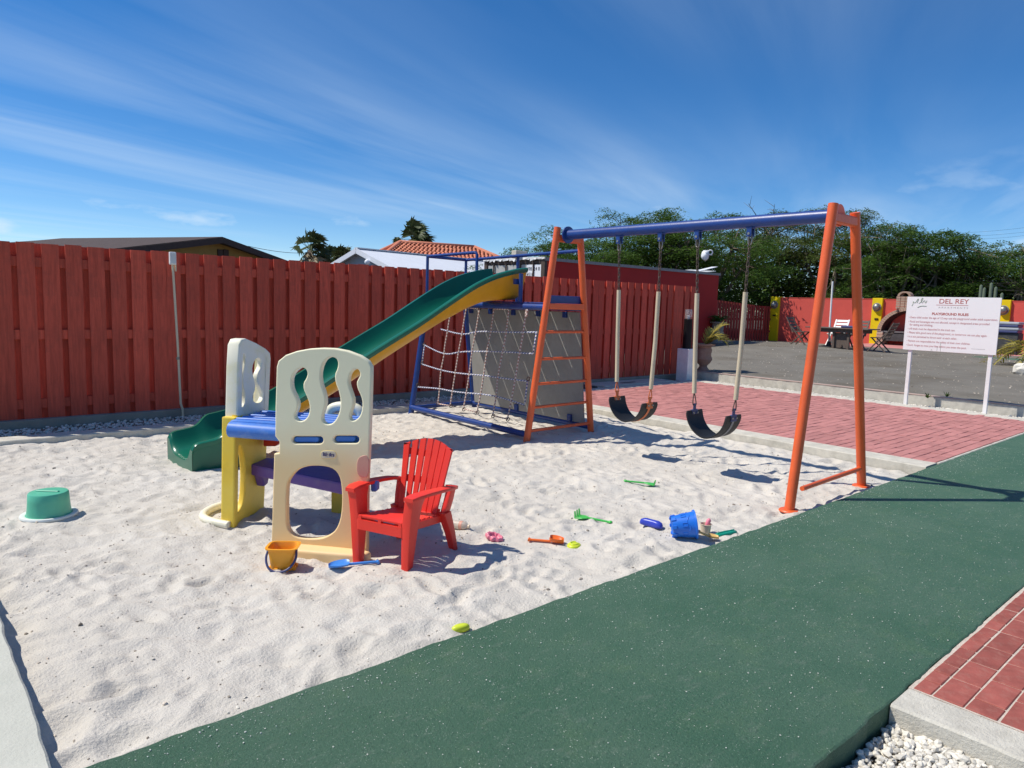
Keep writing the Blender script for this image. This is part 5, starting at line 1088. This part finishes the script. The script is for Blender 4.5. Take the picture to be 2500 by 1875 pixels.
# things at the right edge of the lot
a = onX(2447, 868, 25.9); ct_ = thing('barbecue_cart', 'dark cart topped with a stack of striped cushions beside the yellow pillar', 'cart', (25.9, a[1], .30))
put('cart_body', MB().box(25.65, 26.2, a[1]-.42, a[1]+.42, .31, .95), 'soot', ct_, bevel=.02)
for k in range(4): put('cushion', MB().box(25.6, 26.2, a[1]-.40-.02*(k % 2), a[1]+.40, .952+k*.085, 1.034+k*.085), 'gable_grey' if k % 2 else 'handle_navy', ct_, bevel=.03, segs=2)
a = onX(2495, 845, 21.5); zpp = lz(21.5, a[1]); pl = thing('potted_palm', 'yellowing palm with drooping dry fronds at the right edge of the lot', 'plant', (21.5, a[1]-.25, zpp))
m = MB(); q = random.Random(5); st_ = []
for k in range(20): az = 1.0+k*.33+q.uniform(-.2, .2); st_.append(frond(m, (21.5, a[1]-.25, zpp+.32), az, q.uniform(.75, 1.1), q.uniform(.45, .95), q.uniform(.55, .95), 14, .018, .30))
put('fronds', m, 'leaf_straw', pl, fix=False); m = MB()
for P in st_: m.tube(P[::3], .010, 5)
put('stems', m, 'leaf_straw', pl, fix=False); put('trunk', MB().lathe([(.12, -.05), (.14, .1), (.10, .3), (.06, .4)], (21.5, a[1]-.25, zpp), 14), 'palm_trunk', pl, smooth=40)
a = gz(2493, 912, .16); c_ = MB(); c_.ball((a[0], a[1]-.05, lz(a[0], a[1])+.08), .22, 10, 7, (1, 1.1, .75)); c_.v = [(x+random.uniform(-.03, .03), y+random.uniform(-.03, .03), z+random.uniform(-.02, .02)) for x, y, z in c_.v]
solo('boulder', c_, 'white_gravel', 'pale boulder on the gravel at the right edge', 'rock', (a[0], a[1]-.05, lz(a[0], a[1])))
for k, (px, py) in enumerate(((2312, 965), (2265, 968))):
    a = gz(px, py, .14); m = MB(); q = random.Random(k)
    for j in range(26): t = q.uniform(0, 6.28); l_ = q.uniform(.03, .08); d = np.array([math.cos(t)*.7, math.sin(t)*.7, q.uniform(.4, 1.1)]); b0 = np.array([a[0], a[1], .115]); w_ = np.array([-d[1], d[0], 0])*.012; m.add([b0-w_, b0+w_, b0+d*l_+w_*.6, b0+d*l_-w_*.6], [(0, 1, 2, 3)])
    solo('weed', m, 'leaf_mesquite', ('taller dark weed growing in the gravel behind the sign', 'low flat weed growing in the gravel left of the other weed')[k], 'weed', (a[0], a[1], .115))

# ------------------------------------------------------------------ houses beyond the fence
def quad(m, *p): m.add(p, [tuple(range(len(p)))])
def up(v, z): return np.array([v[0], v[1], z])
# brown-roofed house at the left
A0 = atD(543, 578, 27.0); dR = ray(-3000, 700)[:2]; dR = -dR/np.linalg.norm(dR)*-1; dR = ray(-3000, 700)[:2]/np.linalg.norm(ray(-3000, 700)[:2]); dW = np.array([-dR[1], dR[0]])
if dW@ray(1761, 756)[:2] < 0: dW = -dW
R3 = np.array([*dR, 0]); W3 = np.array([*dW, 0]); HH = 1.06; LW = 6.0; LEN = 8.1; az_ = A0[2]
hb = thing('brown_house', 'house with brown shingle roof and ochre gable beyond the left end of the fence', 'house', (A0[0]+R3[0]*5, A0[1]+R3[1]*5, 0))
ap_ = up(A0, az_); e1_ = ap_-W3*LW-np.array([0, 0, HH]); e2_ = ap_+W3*LW-np.array([0, 0, HH]); far_ = R3*LEN
m = MB()
for e in (e1_, e2_): m.obox(ap_, far_, e-ap_, np.array([0, 0, -.14]))
put('roof', m, 'roof_brown', hb)
m = MB()
for e in (e1_, e2_): m.bar(ap_-R3*.02+(0, 0, -.12), e-R3*.02+(0, 0, -.12), .05, .20)
put('fascia', m, 'fascia_brown', hb)
hipl = ap_+far_; m = MB(); m.add([hipl-(0, 0, .02), hipl+R3*2.6-W3*LW-(0, 0, HH), hipl+R3*2.6+W3*LW-(0, 0, HH), hipl-W3*LW-(0, 0, HH), hipl+W3*LW-(0, 0, HH)], [(0, 1, 2), (0, 3, 1), (0, 2, 4)]); put('hip_roof', m, 'roof_brown', hb)
m = MB(); m.prism([ap_-(0, 0, .16), ap_-W3*(LW-.5)-(0, 0, HH-.02), up(ap_-W3*(LW-.5), 0), up(ap_+W3*(LW-.5), 0), ap_+W3*(LW-.5)-(0, 0, HH-.02)], R3*.2); m.v = [tuple(np.array(p)+R3*.45) for p in m.v]; put('gable_wall', m, 'ochre', hb)
m = MB().obox(up(ap_-W3*(LW-.5), 0)+R3*.25, far_, W3*.2, (0, 0, az_-HH-.1)); put('side_wall', m, 'ochre', hb)
for k in range(2):
    p = onP(538+k*14, 616.5, ap_+R3*.43, R3); put('vent', MB().obox(p-W3*.14-(0, 0, .12), W3*.24, (0, 0, .22), -R3*.03), 'fascia_brown', hb)
# white-roofed house
B0 = atD(884, 608, 31.0); B1 = atD(1230, 634, 37.5); dR = (B1-B0)[:2]; LEN = np.linalg.norm(dR); dR /= LEN; R3 = np.array([*dR, 0]); W3 = np.array([dR[1], -dR[0], 0])
hw_ = thing('white_house', 'grey-gabled house with a plain white sheet roof beyond the fence', 'house', (B0[0], B0[1], 0)); ap_ = np.array(B0); HH, LW = 1.05, 2.9
m = MB()
for s_ in (-1, 1): m.obox(ap_-R3*.3, R3*(LEN+.3), W3*s_*LW-np.array([0, 0, HH]), np.array([0, 0, -.07]))
put('roof', m, 'roof_white', hw_)
m = MB()
for s_ in (-1, 1): m.bar(ap_-R3*.32-(0, 0, .09), ap_-R3*.32+W3*s_*LW-(0, 0, HH+.09), .05, .2)
put('bargeboard', m, 'roof_white', hw_)
put('gable_wall', MB().prism([ap_-(0, 0, .1), ap_-W3*(LW-.3)-(0, 0, HH), up(ap_-W3*(LW-.3), 0), up(ap_+W3*(LW-.3), 0), ap_+W3*(LW-.3)-(0, 0, HH)], R3*.2), 'gable_grey', hw_)
put('side_wall', MB().obox(up(ap_+W3*(LW-.4), 0), R3*LEN, -W3*.2, (0, 0, ap_[2]-HH-.05)), 'gable_grey', hw_)
put('ridge_cap', MB().bar(ap_-R3*.32+(0, 0, .02), ap_+R3*LEN+(0, 0, .02), .22, .05), 'sheet', hw_)
p = onP(897, 640, ap_-R3*.4, R3); put('light_mount', MB().ball(p, .12, 10, 8, (1, 1, 1)), 'roof_white', hw_, smooth=True)
# orange-tiled hip roof house
C0 = atD(977, 594, 40.); C1 = atD(1157, 606, 41.5); C1[2] = C0[2]; dR = (C1-C0)[:2]; LEN = np.linalg.norm(dR); dR /= LEN; R3 = np.array([*dR, 0]); W3 = np.array([dR[1], -dR[0], 0]); HH, LW = 1.55, 3.4
ho = thing('tiled_house', 'house with an orange barrel-tiled hip roof behind the white roof', 'house', (C0[0], C0[1], 0))
Ea = [C0-R3*2.6+W3*LW, C1+R3*2.6+W3*LW, C1+R3*2.6-W3*LW, C0-R3*2.6-W3*LW]; Ea = [p-(0, 0, HH) for p in Ea]
m = MB(); m.add([C0, C1]+Ea, [(0, 2, 3, 1), (1, 3, 4), (0, 1, 4, 5), (0, 5, 2)]); put('roof', m, 'tile', ho)
put('wall', MB().obox(up(Ea[3]+W3*.5+R3*.5, 0), R3*(LEN+4.2), W3*(2*LW-1), (0, 0, C0[2]-HH)), 'roof_white', ho)
m = MB(); sl_ = (Ea[0]+Ea[1])/2-(C0+C1)/2; sl_n = np.linalg.norm(sl_); sd = W3*LW-np.array([0, 0, HH]); sd /= np.linalg.norm(sd); nrm = np.cross(R3, sd); nrm = nrm if nrm[2] > 0 else -nrm
nr = 16; step = sl_n/nr
for i in range(nr):
    f = (i+.5)/nr; xa, xb = -2.6*f, LEN+2.6*f; ncol = int((xb-xa)/.235)
    for j in range(ncol):
        x = xa+(xb-xa)*(j+.5)/ncol; c0 = C0+R3*x+sd*(i*step)+nrm*.035; c1 = c0+sd*step*1.08-nrm*.0+nrm*.02
        ri = [[c+(R3*math.cos(t)*.085*g_+nrm*math.sin(t)*.07*g_) for t in [math.pi*k/5 for k in range(6)]] for c, g_ in ((c0, .9), (c1, 1.05))]; m.strip(ri)
put('roof_tiles', m, 'tile', ho, kind='stuff', fix=False)
m = MB()
for a, b in ((C0, C1), (C0, Ea[0]), (C1, Ea[1]), (C0, Ea[3]), (C1, Ea[2])): m.tube([a+(0, 0, .06), b+(0, 0, .06)], .12, 8)
put('ridge_tiles', m, 'tile', ho, smooth=True)

# ------------------------------------------------------------------ palms
def fan_palm(label, px, ptop, D, crown_h, nl=60, wind=.5, sc=1., seed=1):
    q = random.Random(seed); T = atD(px, ptop, D); hub = np.array([T[0], T[1], T[2]-crown_h*.62]); t = thing('fan_palm', label, 'palm tree', (T[0], T[1], 0))
    put('trunk', MB().tube([(T[0]-.15, T[1], -.05), (T[0]-.05, T[1], hub[2]*.5), hub], [.24*sc, .18*sc, .16*sc], 10), 'palm_trunk', t, smooth=True)
    m = MB(); sk = MB(); wd = _rt*wind
    for k in range(nl):
        az = q.uniform(0, 6.28); el = q.uniform(-1.1, 1.35); d = np.array([math.cos(az)*math.cos(el), math.sin(az)*math.cos(el), math.sin(el)])+wd*.35; d /= np.linalg.norm(d)
        L_ = q.uniform(.14, .42)*crown_h; h = hub+d*L_; s_ = np.cross(d, (0, 0, 1.)); s_ /= (np.linalg.norm(s_)+1e-6); nn_ = np.cross(s_, d); tgt = m if el > -.55 else sk
        roll = q.uniform(-.9, .9); s2_ = s_*math.cos(roll)+nn_*math.sin(roll); n2_ = np.cross(s2_, d)
        tgt.tube([hub, hub+d*L_*.5+(0, 0, .03), h], .016*sc, 4); R_ = crown_h*.30*q.uniform(.85, 1.2)
        for j in range(13):
            a = -1.35+2.7*j/12; e = d*math.cos(a)+s2_*math.sin(a)+wd*.30; e /= np.linalg.norm(e); w_ = np.cross(e, n2_)*.034*crown_h; mid = h+e*R_*.55
            tgt.add([h, mid+w_, h+e*R_*(1+q.uniform(-.2, .15))+wd*R_*.2-np.array([0, 0, R_*q.uniform(.1, .45)]), mid-w_], [(0, 1, 2, 3)])
    put('fronds', m, 'leaf_palm', t, fix=False)
    if sk.v: put('dead_fronds', sk, 'leaf_dry', t, fix=False)
    return t
fan_palm('tall windblown fan palm standing left of the white-roofed house', 757, 556, 44, 2.1, 44, .7, 1., 1)
fan_palm('ragged windblown fan palm rising behind the orange tiled roof', 1006, 530, 50, 2.4, 44, .7, 1.1, 2)
fan_palm('low dark fan palm just right of the tall fan palm', 805, 598, 47, 1.5, 44, .4, .9, 3)
fan_palm('low sunlit fan palm between two darker low palms', 838, 594, 45, 1.5, 48, .4, .9, 4)
fan_palm('lowest fan palm beside the white gable', 868, 604, 47, 1.2, 40, .3, .8, 5)

# ------------------------------------------------------------------ thorn trees beyond the wall
def leaves(C_, sig, per, rs, l0, l1, w0, w1, flat=.30):
    """leaf-sized faces around cluster centres"""
    n_ = len(C_)*per; c = np.repeat(C_, per, 0); o_ = rs.normal(0, 1, (n_, 3))*np.array([sig, sig, sig*flat]); c = c+o_; c[:, 2] -= .22*np.hypot(o_[:, 0], o_[:, 1])**2/sig
    a = rs.uniform(0, 2*np.pi, n_); t = rs.normal(0, .38, n_); d = np.stack([np.cos(a)*np.cos(t), np.sin(a)*np.cos(t), np.sin(t)], 1)
    b = rs.normal(0, .45, n_); s0 = np.stack([-np.sin(a), np.cos(a), np.zeros(n_)], 1); up_ = np.cross(d, s0); s_ = s0*np.cos(b)[:, None]+up_*np.sin(b)[:, None]
    L_ = rs.uniform(l0, l1, n_)[:, None]; w_ = rs.uniform(w0, w1, n_)[:, None]
    return np.stack([c-d*L_*.5, c+s_*w_*.5, c+d*L_*.5, c-s_*w_*.5], 1).reshape(-1, 3)
def thorn_tree(label, px, ptop, D, rad, seed, mat='leaf_mesquite', tips=80, per=150, lean=0., bare=0, zlow=.30):
    rs = np.random.default_rng(seed); q = random.Random(seed); T = atD(px, ptop, D); H_ = T[2]; base = np.array([T[0], T[1], 0.])
    t = thing('thorn_tree', label, 'tree', (base[0], base[1], 0), group='thorn trees beyond the red wall')
    fork = base+np.array([0, 0, H_*.22]); tr = MB().tube([base-(0, 0, .1), base+np.array([.1, -.05, H_*.12]), fork], [.22, .18, .15], 8); limbs = []
    side = _rt*lean
    for k in range(6):
        a = k*1.05+q.uniform(-.3, .3); e = base+np.array([math.cos(a)*rad*.5, math.sin(a)*rad*.5, H_*q.uniform(.52, .70)])+side*rad*.4; mid = (fork+e)/2+np.array([0, 0, -.12*H_*q.random()])
        tr.tube([fork, mid, e], [.12, .09, .05], 7); limbs.append(e)
    br = MB(); C_ = []; tips = int(tips*.72)
    for k in range(tips):                 # flat pads of foliage, each on its own branch, with gaps between
        a = q.uniform(0, 6.283); rr_ = rad*math.sqrt(q.uniform(.01, 1.))*(1+.2*math.sin(3*a+seed)); f = min(1.15, rr_/rad)
        zt = H_*(1-.30*f*f)*(1-.06*(1+math.sin(5*a+seed*2)))-(0 if k % 3 else q.random()*H_*(.72-zlow)); zt = max(zt-q.random()**2*H_*.16, H_*zlow)
        p = base+np.array([math.cos(a)*rr_, math.sin(a)*rr_, zt])+side*rad*.5*f; l_ = min(limbs, key=lambda e: np.linalg.norm(e-p)); mid = (l_+p)/2+np.array([q.uniform(-.25, .25), q.uniform(-.25, .25), q.uniform(-.25, .1)])
        br.tube([l_, mid, p], [.045, .026, .008], 5); C_.append(p)
        for j in range(3):
            e = p+np.array([q.gauss(0, .55), q.gauss(0, .55), q.gauss(0, .10)]); C_.append(e); br.tube([mid+(p-mid)*q.uniform(.3, .9), e], [.014, .005], 4)
        if k % 4 == 0: C_.append(mid+rs.normal(0, .15, 3))
    put('trunk', tr, 'bark', t, smooth=True, fix=False); put('branches', br, 'twig' if bare else 'bark', t, smooth=True, fix=False)
    C_ = np.array(C_); V = leaves(C_, .34, int(per*.9), rs, .08, .20, .026, .056, .17)
    V[:, 2] = np.minimum(V[:, 2], 1e9); put('crown', quads_mesh('crown', V, 4), mat, t)
    if bare:
        bb2 = MB()
        for k in range(bare):
            a = q.uniform(0, 6.28); p = base+np.array([0, 0, H_*q.uniform(.4, .75)]); e = p+np.array([math.cos(a)*rad*.9, math.sin(a)*rad*.9, H_*q.uniform(-.05, .25)])
            mid = (p+e)/2+np.array([0, 0, q.uniform(0, .35)]); bb2.tube([p, mid, e], [.05, .03, .008], 5)
            for j in range(5):
                s0 = mid+(e-mid)*q.random(); bb2.tube([s0, s0+np.array([q.uniform(-.5, .5), q.uniform(-.5, .5), q.uniform(-.1, .45)])], [.012, .004], 4)
        put('bare_branches', bb2, 'twig', t, fix=False)
    return t
TL = [('broad thorn tree at the left end of the wooded strip, behind the ladder', 1395, 552, 33, 3.0, 'leaf_mesquite', 90, 0), ('thorn tree with a spiky top behind the left half of the swing beam', 1560, 506, 36, 3.4, 'leaf_mesquite', 95, 0),
      ('dense thorn tree rising behind the right end of the red shed', 1725, 494, 34, 3.3, 'leaf_mesquite', 100, 0), ('tall thorn tree behind the right half of the swing beam', 1890, 490, 40, 3.4, 'leaf_olive', 90, 5),
      ('thorn tree with pale bare branches behind the right swing legs', 2060, 500, 38, 3.1, 'leaf_olive', 70, 12), ('feathery thorn tree just right of the swing frame', 2190, 530, 36.5, 2.6, 'leaf_mesquite', 75, 3),
      ('spreading thorn tree above the rules sign', 2300, 540, 37, 2.6, 'leaf_mesquite', 70, 5), ('sparse straggly thorn tree above the right end of the sign', 2415, 590, 39, 2.4, 'leaf_olive', 40, 14), ('sparse thorn tree cut by the right edge of the picture', 2505, 592, 37, 2.4, 'leaf_mesquite', 50, 10)]
for i, (lb, px, pt_, D, rd, mt, tp, ba) in enumerate(TL): thorn_tree(lb, px, pt_, D, rd, 100+i, mt, tp, 150, q.uniform(-.2, .2), ba, .22)
rs = np.random.default_rng(77); C_ = []
for k in range(560):
    px = rs.uniform(1330, 2560); D = rs.uniform(38, 46); yt = np.interp(px, [1330, 1500, 2100, 2250, 2500], [640, 625, 630, 660, 690]); P = atD(px, rs.uniform(yt, 735), D); C_.append(P)
V = leaves(np.array(C_), .62, 70, rs, .2, .4, .09, .17, .5); me = quads_mesh('thicket', V, 4); stuff('thicket', me, 'leaf_mesquite', 'dark mass of scrub filling the gaps behind the thorn trees', 'scrub')
for k, (px, pt_, D) in enumerate(((2396, 695, 31), (2404, 702, 31.4), (2421, 690, 31.2), (2432, 700, 31.6), (2447, 715, 31.3))):
    T = atD(px, pt_, D); solo('column_cactus', MB().tube([(T[0], T[1], -.05), (T[0]+.05, T[1], T[2]*.6), (T[0], T[1], T[2]-.05), (T[0], T[1], T[2])], [.055, .06, .055, .02], 8), 'cactus', ('leftmost grey-green column cactus behind the sign', 'short column cactus second from the left behind the sign', 'tallest column cactus in the middle behind the sign', 'column cactus right of the tallest one behind the sign', 'rightmost low column cactus above the sign corner')[k], 'cactus', (T[0], T[1], 0), group='column cacti behind the sign', smooth=True)
# plastic bag caught in the tree, grass on the shed
T = atD(1722, 624, 29.9); m = MB(); m.ball(T, .17, 12, 8, (.9, .9, 1.25)); m.v = [(x+random.uniform(-.035, .035), y+random.uniform(-.035, .035), z+random.uniform(-.03, .03)) for x, y, z in m.v]; m.tube(ring(T+np.array([.14, -.13, .13]), .09, .03, (1, 1, 0), 10), .03, 6, closed=True)
solo('plastic_bag', m, 'roof_white', 'white plastic bag snagged in the thorn tree above the shed', 'bag', (T[0], T[1], T[2]-.2), smooth=True)
# wires
def wire(label, a, b, D0, D1, sag=.25, r_=.012):
    A = atD(*a, D0); B = atD(*b, D1); pts = [A+(B-A)*i/12-np.array([0, 0, sag*4*(i/12)*(1-i/12)]) for i in range(13)]
    solo('overhead_wire', MB().tube(pts, r_, 5), 'black', label, 'wire', tuple(A), smooth=True)
wire('thin black wire running from the brown house roof to the tall palm', (606, 601), (752, 617), 28, 44, .1, .011)
for k, (y0, y1) in enumerate(((563, 546), (572, 558), (580, 567))): wire(('uppermost', 'middle', 'lowest')[k]+' of the three faint wires at the right edge of the sky', (2330, y0+6), (2620, y1-8), 62, 58, .15, .006)
